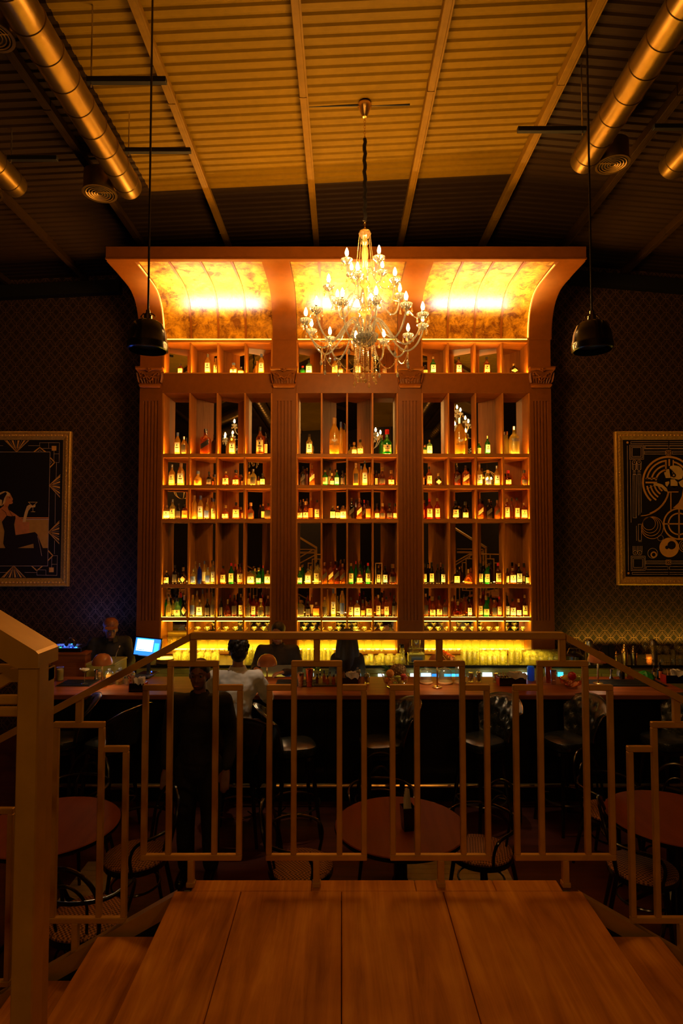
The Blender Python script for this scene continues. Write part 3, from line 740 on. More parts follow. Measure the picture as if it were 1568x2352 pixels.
# ================================================================== crystal chandelier
CX, CYY = PX(838, 5.4, 700), 5.4
def chandelier():
    zc = PZ(262, CYY)                                    # canopy underside
    t = thing('chandelier', 'large lit crystal chandelier with three tiers of candle bulbs and bead strings', 'chandelier', (CX, CYY, 0))
    c = M(); c.lathe([(0, zc - .03), (.018, zc - .028), (.03, zc - .01), (.052, zc + .05), (.066, zc + .075), (.066, zc + .088), (0, zc + .088)], 24)
    obj('canopy', c, 'brass', t)
    z1 = PZ(318, CYY); z2 = PZ(507, CYY); zb = PZ(532, CYY)
    ch = M(); z = zc - .03; k = 0
    while z > z1:
        pts = [(.009 * cos(a), 0, .017 * sin(a)) if k % 2 else (0, .009 * cos(a), .017 * sin(a)) for a in [2 * pi * q / 8 for q in range(8)]]
        ch.tube(pts, .0025, 5, closed=True, mat=T(0, 0, z - .015)); z -= .026; k += 1
    for q in range(4): ch.tube([(.009 * cos(a), 0, .017 * sin(a)) for a in [2 * pi * w / 8 for w in range(8)]], .0025, 5, closed=True, mat=T(0, 0, zb + .03 + q * .022) @ RZ(q * pi / 2))
    obj('chain', ch, 'brass', t)
    cs = M(); n = 22
    cs.tube([(.006 * sin(q * 1.9), .006 * cos(q * 1.7), z1 + (z2 - z1) * q / n) for q in range(n + 1)], .017, 8); obj('cord_sleeve', cs, 'black_matte', t)
    # stem of turned crystal
    s = M(); h = lambda py: PZ(py, CYY)
    s.lathe([(0, h(530)), (.05, h(532)), (.058, h(537)), (.04, h(545)), (.02, h(549)), (.03, h(554)), (.035, h(559)), (.02, h(565)), (.03, h(572)), (.034, h(585)), (.02, h(615)), (.018, h(640)), (.045, h(648)), (.05, h(655)), (.02, h(662)),
             (.02, h(690)), (.03, h(700)), (.055, h(712)), (.06, h(720)), (.03, h(730)), (.02, h(736)), (.02, h(765)), (.03, h(770))][::-1], 16)
    obj('stem', s, 'amber_crystal', t)
    b = M(); zb0 = h(797)
    pr = [(0, zb0), (.03, zb0 + .005), (.075, zb0 + .03), (.108, zb0 + .07), (.118, zb0 + .11), (.112, zb0 + .115)]
    b.lathe(pr, 24, cap=False)
    for q in range(24):
        a = 2 * pi * q / 24; b.tube([((r + .003) * cos(a), (r + .003) * sin(a), z_) for r, z_ in pr[1:-1]], .003, 4)
    obj('bowl', b, 'crystal', t)
    hb = M(); hb.lathe([(0, zb0 + .05), (.07, zb0 + .06), (.09, zb0 + .10), (.06, zb0 + .13), (.02, zb0 + .18)], 20); obj('hub', hb, 'chrome', t)
    # shared meshes
    cup = M(); cup.lathe([(.006, -.028), (.016, -.024), (.040, -.004), (.052, .012), (.055, .020), (.048, .016), (.030, .004), (.008, 0)], 14, cap=False)
    for q in range(14):
        a = 2 * pi * q / 14; cup.tube([(.018 * cos(a), .018 * sin(a), -.024), (.052 * cos(a + .15), .052 * sin(a + .15), .012)], .0035, 4)
    cupm = cup.mesh('cup', 'crystal', smooth=False)
    cn = M(); cn.lathe([(0, 0), (.011, 0), (.011, .045), (.014, .048), (.009, .055)], 10); candm = cn.mesh('candle', 'chrome')
    bl = M(); bl.lathe([(.006, .053), (.012, .062), (.0165, .078), (.014, .096), (.007, .116), (.001, .128)], 10, cap=False); bulbm = bl.mesh('bulb', 'bulb_glow')
    dr = M(); dr.tube([(0, 0, 0), (0, 0, -.016)], .0014, 4); dr.sphere((0, 0, -.020), .005, 6, 4); dr.lathe([(.001, -.026), (.006, -.040), (.011, -.056), (.009, -.066), (.001, -.072)], 8, cap=False)
    dropm = dr.mesh('crystal_drop', 'amber_crystal', smooth=False)
    def tier(n, rad, zc_, a0, pts):
        arm = M(); arm.tube([(r, 0, z_) for r, z_ in catmull(pts, 4)], .0085, 7); am = arm.mesh('arm', 'crystal')
        for k in range(n):
            a = a0 + 2 * pi * k / n
            e = obj('arm', am, None, t, rot=(0, 0, a))
            o = obj('cup', cupm, None, e, loc=(rad, 0, zc_)); obj('candle', candm, None, e, loc=(rad, 0, zc_)); obj('bulb', bulbm, None, e, loc=(rad, 0, zc_))
            for q in range(4):
                w = q * pi / 2 + .5; obj('crystal_drop', dropm, None, e, loc=(rad + .050 * cos(w), .050 * sin(w), zc_ + .008))
    zA, zB, zC = h(745), h(672), h(615)
    tier(12, .54, zA, .13, [(.05, zb0 + .08), (.07, zb0 + .20), (.13, zb0 + .245), (.20, zb0 + .17), (.28, zb0 + .05), (.38, zb0 - .02), (.47, zb0 + .03), (.53, zb0 + .14), (.54, zA - .02)])
    tier(6, .345, zB, .30, [(.03, zB - .16), (.06, zB - .05), (.12, zB - .02), (.18, zB - .10), (.25, zB - .17), (.31, zB - .14), (.345, zB - .02)])
    tier(4, .205, zC, .62, [(.02, zC - .12), (.05, zC - .03), (.09, zC - .03), (.13, zC - .09), (.175, zC - .08), (.205, zC - .02)])
    # bead strings: swags from the top, between cups, hanging fringe
    def beads(pts, r, step):
        m = M(); L = 0; acc = 0
        for i in range(len(pts) - 1):
            a, b_ = Vector(pts[i]), Vector(pts[i + 1]); l = (b_ - a).length; d = acc
            while d < l: m.sphere(a.lerp(b_, d / l), r, 6, 4); d += step
            acc = d - l
        return m
    def swag(a, b_, sag, n=8): return [Vector(a).lerp(Vector(b_), q / n) + Vector((0, 0, -sag * 4 * (q / n) * (1 - q / n))) for q in range(n + 1)]
    for s_ in range(6):
        a = s_ * pi / 3 + .2
        obj('bead_string', beads(swag((.05 * cos(a), .05 * sin(a), h(537)), (.10 * cos(a), .10 * sin(a), h(640)), .03), .0048, .0125), 'amber_crystal', t)
        obj('bead_string', beads(swag((.10 * cos(a), .10 * sin(a), h(640)), (.33 * cos(a), .33 * sin(a), zB - .05), .06), .0055, .015), 'crystal', t)
    for k in range(12):
        a = .13 + 2 * pi * k / 12; b_ = a + 2 * pi / 12; r = .40; z_ = zb0 - .02
        obj('bead_string', beads(swag((r * cos(a), r * sin(a), z_), (r * cos(b_), r * sin(b_), z_), .09), .0055, .0145), 'amber_crystal', t)
        r1 = .085; ln = .20 + .05 * (k % 3); x_, y_ = r1 * cos(a), r1 * sin(a)
        m = beads([(x_, y_, zb0 + .06), (x_ * 1.2, y_ * 1.2, zb0 - ln)], .0065, .0165); m.add(*drop_geo(x_ * 1.2, y_ * 1.2, zb0 - ln)); obj('bead_string', m, 'amber_crystal', t)
        x_, y_ = r * cos(a), r * sin(a); m = beads([(x_, y_, z_), (x_, y_, z_ - .11 - .03 * (k % 2))], .005, .0145); m.add(*drop_geo(x_, y_, z_ - .11 - .03 * (k % 2))); obj('bead_string', m, 'crystal', t)
        if k % 2 == 0:
            a2, b2 = a, a + 2 * pi / 6
            obj('bead_string', beads(swag((.54 * cos(a), .54 * sin(a), zA), (.54 * cos(b_), .54 * sin(b_), zA), .05), .005, .014), 'crystal', t)
    zf = PZ(870, CYY); m = beads([(0, 0, zb0), (0, 0, zf)], .005, .014); m.sphere((0, 0, zf - .02), .021, 10, 7); obj('finial', m, 'amber_crystal', t)
    return t
def drop_geo(x, y, z):
    q = M(); q.lathe([(.001, 0), (.009, -.018), (.014, -.036), (.010, -.050), (.001, -.056)], 8, (x, y, z), cap=False); return q.v, q.f
chandelier()
x0, x1 = PX(686, CYY, 246), PX(942, CYY, 246); z0 = PZ(246, CYY)
t = thing('ceiling_conduit', 'thin black conduit pipes carrying the chandelier between two purlins', 'conduit', (x0, CYY, z0))
obj('pipe', M().tube([(0, .03, .03), (x1 - x0, .03, .045)], .009, 6), 'black_matte', t); obj('pipe', M().tube([(0, .0, .005), (CX - x0, .0, .02)], .009, 6), 'black_matte', t)

# orb chandeliers behind the camera: real lamps that light the landing
def orb(x, y, z, label):
    t = thing('orb_chandelier', label, 'chandelier', (x, y, z), 0, 'globe chandeliers over the upper floor')
    for k in range(3):
        m = M(); m.tube([(.3 * cos(a), 0, .3 * sin(a)) for a in [2 * pi * q / 32 for q in range(32)]], .008, 6, closed=True, mat=RZ(k * pi / 3)); obj('ring', m, 'brass', t)
    m = M(); m.tube([(.3 * cos(a), .3 * sin(a), 0) for a in [2 * pi * q / 32 for q in range(32)]], .008, 6, closed=True); obj('ring', m, 'brass', t)
    obj('rod', M().tube([(0, 0, -.05), (0, 0, roofz(x) - z)], .008, 6), 'brass', t)
    for k in range(6):
        a = k * pi / 3; r = obj('candle_arm', M().tube([(0, 0, -.05), (.1 * cos(a), .1 * sin(a), -.06), (.14 * cos(a), .14 * sin(a), 0)], .006, 6), 'brass', t)
        b = M(); b.lathe([(.008, 0), (.016, .03), (.012, .06), (.001, .085)], 8, (.14 * cos(a), .14 * sin(a), 0), cap=False); obj('bulb', b, 'bulb_glow', r)
orb(-1.9, -2.2, 4.6, 'globe of brass rings with candle bulbs, seen mirrored left in the shelves')
orb(1.6, -2.6, 4.3, 'globe of brass rings with candle bulbs, seen mirrored at the middle shelves')

# ================================================================== black pendant lamps
def pendant(px, py0, py1, Y, wpx, pxtop, label, blue):
    a = P(px, py1, Y); zt_ = PZ(py0, Y); r = wpx * Y * 1.05 / F / 2; h = zt_ - a.z
    t = thing('pendant_lamp', label, 'pendant lamp', (a.x, Y, a.z), 0, 'black pendant lamps in front of the bar')
    s = M(); s.lathe([(r * .90, 0), (r, .004), (r, h * .20), (r * .985, h * .26), (r * .97, h * .27), (r * .90, h * .60), (r * .74, h * .86), (r * .55, h * .95), (r * .3, h), (.02, h), (.02, h - .01), (r * .5, h * .9), (r * .7, h * .8), (r * .85, h * .55), (r * .90, .02), (r * .90, 0)], 36, cap=False)
    obj('shade', s, 'black_lacquer', t)
    b = M(); b.lathe([(0, h * .22), (r * .86, h * .22)], 28, cap=False); obj('reflector', b, 'pendant_blue_reflection', t)
    c = M(); c.lathe([(0, h), (.028, h), (.028, h + .035), (.016, h + .04), (.014, h + .07), (0, h + .07)], 14); c.tube([(.05 * cos(q), 0, h + .02 + .03 * sin(q)) for q in [pi * k / 8 for k in range(9)]], .004, 6)
    c.tube([(-.03, 0, h + .005), (-.045, 0, h + .03), (-.03, 0, h + .05)], .004, 6); obj('socket', c, 'dark_nickel', t)
    tx = P(pxtop, 0, Y).x - a.x
    obj('cord', M().tube([(0, 0, h + .06), (0, 0, roofz(a.x) - a.z - .0)], .0075, 8), 'black_lacquer', t)
plain('pendant_blue_reflection', (0.12, 0.30, 0.90), 0.25)  # blue reflected light put into the base colour of the underside
pendant(339, 736, 806, 4.0, 88, 352, 'black dome pendant lamp hanging at the left with bluish underside', 1)
pendant(1360, 738, 806, 4.0, 88, 1338, 'black dome pendant lamp hanging at the right in front of the wallpaper', 0)

# ================================================================== bottles
def bprof(k):
    # (radius, height) fractions; returns body profile, height where the neck cap starts, superellipse power, depth factor
    return {'t': ([(.0, 0), (.94, 0), (1, .012), (1, .56), (.93, .62), (.62, .69), (.40, .74), (.34, .80), (.32, .97)], .86, None, 1.0),
            'v': ([(.0, 0), (.95, 0), (1, .01), (1, .58), (.92, .65), (.70, .72), (.50, .77), (.42, .82), (.38, .98)], .82, None, 1.0),
            's': ([(.0, 0), (.95, 0), (1, .012), (1, .60), (.90, .65), (.45, .71), (.36, .76), (.33, .97)], .84, 5, 1.0),
            'q': ([(.0, 0), (.90, 0), (1, .02), (1, .42), (.92, .50), (.62, .58), (.40, .63), (.34, .68), (.33, .97)], .80, None, 1.0),
            'k': ([(.0, 0), (.96, 0), (1, .015), (1, .62), (.94, .68), (.52, .74), (.34, .78), (.30, .97)], .84, 4, .62),
            'h': ([(.0, 0), (.92, 0), (1, .02), (1, .50), (.88, .58), (.45, .66), (.34, .70), (.34, .97)], .78, None, 1.0),
            'b': ([(.0, 0), (.80, 0), (.98, .05), (1, .16), (.88, .34), (.55, .50), (.30, .60), (.20, .66), (.18, .97)], .74, None, .7),
            'w': ([(.0, 0), (.96, 0), (1, .01), (1, .54), (.90, .62), (.55, .70), (.40, .75), (.37, .98)], .80, None, 1.0)}[k]
KN = {'t': 'tall', 'v': 'slender', 's': 'square', 'q': 'squat', 'k': 'flat-sided', 'h': 'round-shouldered', 'b': 'bulbous', 'w': 'wine'}
LN = {'n': 'unlabelled', 'c': 'cream-labelled', 'w': 'white-labelled', 'k': 'dark-labelled', 'o': 'orange-labelled', 'b': 'blue-labelled', 'x': 'black-slant-labelled', 'X': 'cream-slant-labelled', 'D': 'diamond-labelled'}
BM = {}
def body_mesh(k, c):
    if (k, c) not in BM:
        pr, cz, pw, dp = bprof(k); m = M(); m.lathe(pr, 14 if pw else 12, power=pw, sy=dp, a0=pi / 14 if pw else 0, a1=2 * pi + (pi / 14 if pw else 0)); BM[(k, c)] = m.mesh('body', 'bottle_' + c, ang=50)
    return BM[(k, c)]
def cap_mesh(k, col):
    if (k, 'cap', col) not in BM:
        pr, cz, pw, dp = bprof(k); r = pr[-1][0] * (1.16 if k != 'q' else 1.35)
        m = M(); m.lathe([(0, cz), (r * .95, cz), (r, cz + .01), (r, .985), (r * .9, 1.0), (0, 1.0)], 8); BM[(k, 'cap', col)] = m.mesh('cap', 'cap_' + col)
    return BM[(k, 'cap', col)]
def label_mesh(k, l):
    if (k, 'lab', l) not in BM:
        pr, cz, pw, dp = bprof(k); top = [z for r, z in pr if r >= .99][-1]; m = M()
        z0, z1 = .10, top - .05
        if l in 'xX' : z0, z1 = .28, top - .12
        if l == 'D': z0, z1 = .10, top - .02
        def fn(u, v):
            a = -pi / 2 + (u - .5) * (1.7 if pw is None else 1.5); ca, sa = cos(a), sin(a)
            if pw: q = (abs(ca) ** pw + abs(sa) ** pw) ** (-1 / pw); ca *= q; sa *= q
            z = z0 + (z1 - z0) * v
            if l in 'xX': z += (u - .5) * .20
            if l == 'D': z = (z0 + z1) / 2 + (v - .5) * (z1 - z0) * max(.02, 1 - abs(2 * u - 1))
            return (1.025 * ca, 1.025 * sa * dp, z)
        m.grid(fn, 6, 2); mt = {'c': 'label_c', 'w': 'label_w', 'k': 'label_k', 'o': 'label_o', 'b': 'label_b', 'x': 'label_k', 'X': 'label_c', 'D': 'label_c'}[l]
        BM[(k, 'lab', l)] = m.mesh('paper_label', mt)
    return BM[(k, 'lab', l)]
def print_mesh(k, v):
    if (k, 'ink', v) not in BM:
        pr, cz, pw, dp = bprof(k); top = [z for r, z in pr if r >= .99][-1]; m = M(); z0, z1 = .10, top - .05; rr = random.Random(v)
        def q(u0, u1, za, zb):
            n = 3
            def fn(u, vv):
                a = -pi / 2 + ((u0 + (u1 - u0) * u) - .5) * (1.7 if pw is None else 1.5); ca, sa = cos(a), sin(a)
                if pw: f = (abs(ca) ** pw + abs(sa) ** pw) ** (-1 / pw); ca *= f; sa *= f
                return (1.04 * ca, 1.04 * sa * dp, za + (zb - za) * vv)
            m.grid(fn, n, 1)
        h = z1 - z0
        q(.42, .58, z0 + h * .62, z0 + h * .82); q(.2, .8, z0 + h * .42, z0 + h * .5)
        if v % 2: q(.3, .7, z0 + h * .24, z0 + h * .28)
        if v > 1: q(.15, .85, z0 + h * .05, z0 + h * .09); q(.15, .85, z0 + h * .9, z0 + h * .94)
        BM[(k, 'ink', v)] = m.mesh('label_print', 'print_ink')
    return BM[(k, 'ink', v)]
CAPS = {'y': ['blue', 'silver', 'cork'], 'c': ['black', 'cork', 'silver', 'gold'], 'a': ['black', 'cork', 'gold', 'black'], 'd': ['black', 'black', 'gold'], 'g': ['gold', 'red', 'green' if 0 else 'cork'], 'l': ['black', 'gold'], 'u': ['silver'], 'r': ['red', 'gold'], 'm': ['black', 'gold', 'red']}
ORD = ['leftmost', 'second', 'third', 'fourth', 'fifth', 'sixth']
COLN = ['first', 'second', 'third', 'fourth']
ROWN = ['top', 'second', 'third', 'fourth', 'fifth', 'sixth']
bn = 0
def lettering(parent, text, size, loc, mat='print_ink'):
    cu = bpy.data.curves.new('lettering', 'FONT'); cu.body = text; cu.size = size; cu.align_x = 'CENTER'; cu.extrude = .0004; cu.materials.append(MATS[mat])
    tmp = bpy.data.objects.new('tmp', cu); COL.objects.link(tmp); me = bpy.data.meshes.new_from_object(tmp.evaluated_get(bpy.context.evaluated_depsgraph_get())); bpy.data.objects.remove(tmp); me.name = 'lettering'
    o = bpy.data.objects.new('lettering', me); COL.objects.link(o); o.location = loc; o.rotation_euler = (pi / 2, 0, 0); o.parent = parent; return o
def bottle(px, pyt, pyb_row, wpx, k, c, l, back, bay, row, col, n, tot):
    global bn
    Y = 8.375 if back else 8.272
    zb = PZ(ROWS[row][1], YB)                    # standing on the shelf top
    zb2 = zb + (.0005 if back else .0005)
    hpx = pyb_row - pyt; h = hpx * Y / F * 1.0; r = wpx / 2 * Y / F * 1.08
    r = min(r, .092)
    x = PX(px, Y, (pyt + pyb_row) / 2)
    ln = '' if tot == 1 else (ORD[n] if n == 0 or n < tot - 1 else 'rightmost') + ' of ' + str(tot) + ', '
    lab = f"{GL[c][0]} {LN[l]} {KN[k]} bottle, {ln}{BAYN[bay]} bay, {ROWN[row]} row, {COLN[col]} cubby"
    t = thing('bottle', lab, 'bottle', (x, Y, zb2 + .003), 0, f'bottles on the back bar shelves')
    sc = (r, r, h)
    t.scale = sc
    obj('body', body_mesh(k, c), None, t)
    obj('cap', cap_mesh(k, CAPS[c][bn % len(CAPS[c])]), None, t)
    if l != 'n':
        lo = obj('paper_label', label_mesh(k, l), None, t)
        if l in 'cw' and wpx > 9 and not back: obj('label_print', print_mesh(k, bn % 4), None, lo)
    bn += 1
    return t
L1, M1, R1 = (360, 880), (660, 880), (940, 880); L2, M2, R2 = (360, 1190), (660, 1190), (940, 1190)
D = {}
def cell(bay, row, org, sc, base, data):
    for col, s in enumerate(data):
        es = [e.split(',') for e in s.split()]
        es = sorted(es, key=lambda e: float(e[0])); tot = len(es)
        for n, e in enumerate(es):
            px = org[0] + float(e[0]) / sc; pt = org[1] + float(e[1]) / sc; pb = org[1] + base / sc
            o = bottle(px, pt, pb, float(e[2]) / sc, e[3], e[4], e[5], len(e) > 6, bay, row, col, n, tot)
            D[(bay, row, col, n)] = o
S = 5.2267
cell(0, 0, (240, 540), 3.409, 1082, ['595,1000,40,t,a,c', '808,920,44,v,y,w 872,955,36,v,y,c', '1010,992,56,q,y,w 1068,1025,48,q,y,c', '1195,960,32,v,y,n,b 1227,920,42,v,y,w'])
cell(1, 0, (640, 540), 3.92, 1250, ['215,1175,50,q,g,n 272,1125,54,k,l,w', '505,1105,54,t,y,c 555,1150,48,q,y,c', '712,1120,50,t,y,w', '950,1160,46,t,a,k'])
cell(2, 0, (900, 540), 3.136, 1003, ['240,920,36,t,d,c,b 296,875,40,t,g,w', '480,875,42,t,a,w', '682,875,42,t,a,c', '877,927,54,h,d,D'])
cell(0, 1, L1, S, 845, ['250,578,65,v,y,w 325,625,60,v,y,k', '585,535,105,s,a,x 690,590,62,s,d,n,b', '905,590,72,v,y,w', '1240,510,92,t,a,c 1310,580,45,t,d,c,b'])
cell(0, 2, L1, S, 1235, ['182,980,72,t,y,c 290,965,80,v,y,w', '493,1058,90,q,y,o 628,1068,62,h,d,k 674,1120,28,t,d,o,b', '828,1062,80,t,a,c 950,1045,78,q,a,c 1025,1110,28,t,d,c,b', '1108,1060,46,t,c,c,b 1157,1036,74,t,c,k 1222,1110,38,t,a,c,b 1270,1085,62,t,d,c'])
cell(0, 3, L1, S, 1640, ['118,1475,85,k,c,w 190,1402,68,t,c,c 262,1450,60,t,d,k 337,1465,70,k,a,o', '450,1355,62,v,y,n 525,1358,64,v,y,w 600,1440,62,t,c,b 610,1385,40,v,y,n,b 680,1395,56,t,y,c', '822,1475,80,q,a,c 952,1438,80,k,a,c 1025,1490,26,t,a,c,b', '1127,1442,72,q,a,k 1275,1455,46,t,d,c,b 1335,1450,72,s,a,k'])
cell(1, 1, M1, S, 850, ['262,603,72,t,c,w', '562,405,112,v,y,n 640,440,56,v,y,n,b', '800,700,64,q,c,c 873,668,72,q,c,c', '1130,605,40,t,g,n,b 1195,545,108,q,g,c'])
cell(1, 2, M1, S, 1240, ['132,1040,44,s,m,n,b 185,1010,60,s,d,x 235,1020,36,s,m,n,b 295,998,60,s,a,X', '452,1050,68,t,g,c 512,1015,54,t,c,c,b 535,1090,54,q,a,c 592,1053,60,t,g,w 662,1058,60,t,d,k', '820,968,64,v,y,k 885,995,40,v,y,n,b 928,940,64,t,y,w 985,1010,48,t,y,n,b', '1066,1050,40,t,m,c,b 1137,1020,78,q,m,k 1245,1055,76,q,a,c'])
cell(1, 3, M1, S, 1643, ['150,1440,64,q,a,c 190,1400,44,t,m,n,b 218,1430,70,q,a,c 280,1382,56,t,a,o,b 355,1412,62,t,a,c', '543,1485,64,k,d,c 604,1487,58,t,a,c 668,1483,76,k,y,w', '770,1390,60,s,d,x 820,1400,40,s,m,n,b 862,1395,60,s,a,X 920,1410,46,s,m,x,b 968,1420,60,s,m,o', '1074,1455,60,q,a,c 1138,1452,70,q,a,k 1224,1450,72,q,m,k 1293,1455,58,q,a,c'])
cell(2, 1, R1, S, 853, ['182,735,55,k,g,c,b 240,675,65,k,l,w', '605,405,120,v,y,n', '835,680,50,t,g,c,b 937,627,62,t,g,w', '1172,560,56,t,c,n,b 1258,510,115,t,c,n'])
cell(2, 2, R1, S, 1240, ['165,1040,30,t,a,c,b 238,1010,66,t,a,c 348,1092,72,h,d,D', '570,1015,72,s,m,x 675,998,75,s,a,X', '838,985,70,t,y,w 943,1052,74,q,c,b 1048,1000,66,t,y,w', '1182,1055,76,q,m,c 1375,1052,74,q,a,k'])
cell(2, 3, R1, S, 1640, ['168,1410,34,t,r,o,b 240,1395,72,t,r,c 335,1390,62,t,r,c', '552,1420,76,t,d,c 595,1480,36,t,d,n,b 670,1430,72,q,d,c', '850,1395,64,s,a,X 955,1403,66,s,d,x 1053,1412,58,s,a,x', '1172,1395,56,k,a,c 1228,1385,50,t,a,n,b 1290,1382,60,t,a,c 1375,1445,74,k,a,c'])
cell(0, 4, L2, S, 807, ['118,650,66,t,d,c 218,585,62,t,d,k 262,680,28,t,c,c,b 318,610,74,h,d,D', '435,630,68,t,c,b 462,545,44,t,c,n,b 512,560,50,v,u,n 570,540,50,t,y,w,b 612,610,62,t,c,b 675,535,50,v,c,w', '795,592,70,t,a,c 893,560,64,t,g,c 942,575,40,t,m,n,b 1000,570,70,t,a,c', '1127,650,84,k,y,w 1178,630,46,q,c,n,b 1222,615,64,q,g,w 1272,595,40,t,g,n,b 1330,650,74,k,y,w'])
cell(0, 5, L2, S, 1200, ['108,980,40,t,g,n,b 142,965,62,q,c,n 195,1020,50,q,c,c,b 250,980,74,q,l,c 290,935,50,q,g,n,b 330,950,70,h,d,D', '430,945,58,v,c,b 480,905,48,v,y,n,b 512,1000,72,k,c,w 548,890,40,v,y,n,b 605,990,60,t,d,k 672,925,56,t,c,k', '768,980,48,t,d,k 850,1000,86,b,m,k 880,955,40,t,m,n,b 932,945,66,t,m,k 1008,935,54,t,m,c', '1095,985,60,t,c,k 1160,950,56,t,r,c 1200,980,36,t,a,n,b 1247,985,78,q,c,k 1268,950,40,t,r,n,b 1335,955,66,t,m,k'])
cell(1, 4, M2, S, 815, ['148,615,62,q,g,w 175,597,36,t,g,n,b 245,635,68,k,y,w 275,612,40,q,c,n,b 348,565,66,t,c,c', '445,560,62,s,a,x 520,555,60,s,a,X 588,545,60,s,m,x 640,535,40,s,m,n,b 660,575,56,s,a,x', '763,568,62,t,g,c 820,550,34,t,g,n,b 865,622,72,q,a,c 925,605,36,t,m,n,b 967,565,64,t,g,c', '1093,595,50,t,d,c 1172,600,60,t,d,w 1262,580,90,q,m,k'])
cell(1, 5, M2, S, 1210, ['122,990,34,t,g,n,b 158,1015,84,k,c,k 245,1030,60,t,d,k 290,955,50,t,a,c,b 345,1040,78,k,a,o', '445,980,60,t,c,k 480,900,40,v,y,n,b 550,880,58,v,y,w 602,980,34,t,c,n,b 655,905,60,v,c,b', '760,985,60,t,a,c 835,1020,72,k,y,w 865,940,44,t,m,n,b 905,1010,54,q,a,o 978,1040,72,k,a,c', '1088,955,60,t,a,c 1140,1000,38,q,a,c,b 1188,975,60,t,a,c 1235,935,44,t,a,n,b 1282,960,58,t,d,k'])
cell(2, 4, R2, S, 805, ['183,560,48,w,d,c 222,580,36,w,d,n,b 265,548,58,w,d,c 340,570,46,w,d,n 375,560,36,w,d,n,b 403,570,56,w,d,w', '568,640,68,k,d,c 600,610,32,t,d,n,b 708,630,104,b,a,c', '855,558,54,w,d,c 885,545,32,w,d,n,b 930,575,64,t,g,c 975,545,40,t,d,n,b 1065,555,70,t,m,c', '1176,620,40,t,m,c 1240,618,74,k,a,w 1315,562,68,t,d,w 1375,565,60,q,a,c,b 1412,655,48,t,d,c'])
cell(2, 5, R2, S, 1195, ['195,925,64,t,a,k 275,960,74,q,a,c 357,950,72,q,a,c 425,990,56,s,a,k', '512,980,58,q,a,n,b 580,1015,120,b,m,c 655,950,56,t,a,n,b 722,990,54,t,m,w', '850,945,56,t,a,c 885,905,34,t,r,n,b 920,950,72,q,g,c 970,965,38,t,a,n,b 1016,1000,58,s,a,k 1078,960,56,t,r,c', '1175,950,48,t,d,w 1238,985,72,t,a,w 1310,985,62,q,a,w 1382,940,66,t,m,c'])
for key, tx, zz, sz in (((1, 1, 1, 0), 'GREY GOOSE', .24, .34), ((2, 1, 1, 0), 'GREY GOOSE', .24, .34)):
    o = lettering(D[key], tx, sz, (0, -1.03, zz))
    o.scale = (.9, .20, 1)
    g = M(); g.grid(lambda u, v: (.75 * (u - .5) * 2 * .9, -1.02 + .35 * (2 * u - 1) ** 2 * .9, .34 + .06 * v + .02 * sin(u * 9)), 6, 1); obj('mountain_print', g, 'label_w', D[key])
o = lettering(D[(2, 1, 3, 1)], 'ABSOLUT', .40, (0, -1.05, .50), 'label_b'); o.scale = (1, .20, 1)
o = lettering(D[(2, 1, 3, 1)], 'VODKA', .40, (0, -1.05, .44), 'label_b'); o.scale = (1, .20, 1)
o = lettering(D[(1, 1, 3, 1)], 'Tanqueray', .36, (0, -1.06, .26)); o.scale = (1, .25, 1)
for key in ((0, 2, 1, 0), (0, 3, 0, 3)):
    o = lettering(D[key], 'BUMBU', .42, (0, -1.06 * (1 if key[1] == 2 else .62), .28)); o.scale = (1, .4, 1)
# open wooden gift box around a dark bottle
a = P(1095 / S + 660, 1190 + 815 / S, 8.26)
t = thing('gift_box', 'open-fronted pale gift box framing a dark bottle in the middle bay', 'box', (a.x, 8.235, PZ(1342.5, YB) + .0035))
w_, h_ = .046, .285
for nm, q in (('side_panel', (-w_, -w_ + .008, 0, h_)), ('side_panel', (w_ - .008, w_, 0, h_)), ('top_panel', (-w_ + .008, w_ - .008, h_ - .008, h_))): obj(nm, M().box(q[0], q[1], 0, .085, q[2], q[3]), 'cap_cork', t)

# ================================================================== bar glasses
def gm(name, prof, seg=12): m = M(); m.lathe(prof, seg, cap=False); return m.mesh(name, 'barware_glass')
coupe = gm('coupe_glass', [(0, 0), (.032, .001), (.032, .003), (.005, .008), (.004, .075), (.012, .085), (.040, .105), (.048, .125), (.046, .125), (.036, .106), (0, .088)])
coupe_up = gm('coupe_glass', [(.048, 0), (.046, 0.002), (.040, .020), (.012, .040), (.004, .050), (.005, .117), (.032, .122), (.032, .125), (0, .125)])
wine = gm('wine_glass', [(0, 0), (.034, .001), (.034, .003), (.005, .008), (.004, .085), (.02, .10), (.038, .13), (.040, .16), (.032, .20), (.031, .20), (.038, .16), (0, .10)])
martini_up = gm('martini_glass', [(.052, 0), (.05, .001), (.004, .065), (.004, .135), (.034, .140), (.034, .143), (0, .143)])
tumbler = gm('tumbler', [(0, 0), (.036, 0), (.040, .004), (.040, .095), (.037, .095), (.036, .012), (0, .012)])
highball = gm('highball_glass', [(0, 0), (.032, 0), (.034, .004), (.036, .15), (.033, .15), (.031, .014), (0, .014)])
mug = gm('tumbler', [(0, 0), (.030, 0), (.044, .03), (.046, .07), (.038, .10), (.036, .10), (.043, .07), (.028, .012), (0, .012)])
def gls(mesh, nm, x, y, z, label, cat, group): 
    o = obj(nm, mesh, None, loc=(x, y, z)); tag(o, label, cat, group); return o
NTH = ['first', 'second', 'third', 'fourth', 'fifth', 'sixth', 'seventh', 'eighth', 'ninth', 'tenth', 'eleventh', 'twelfth', 'thirteenth', 'fourteenth', 'fifteenth']
RWN = ['front', 'second', 'third', 'fourth', 'fifth']
zs = PZ(1464, YB) + .0005; zl = ZC0 + .0095
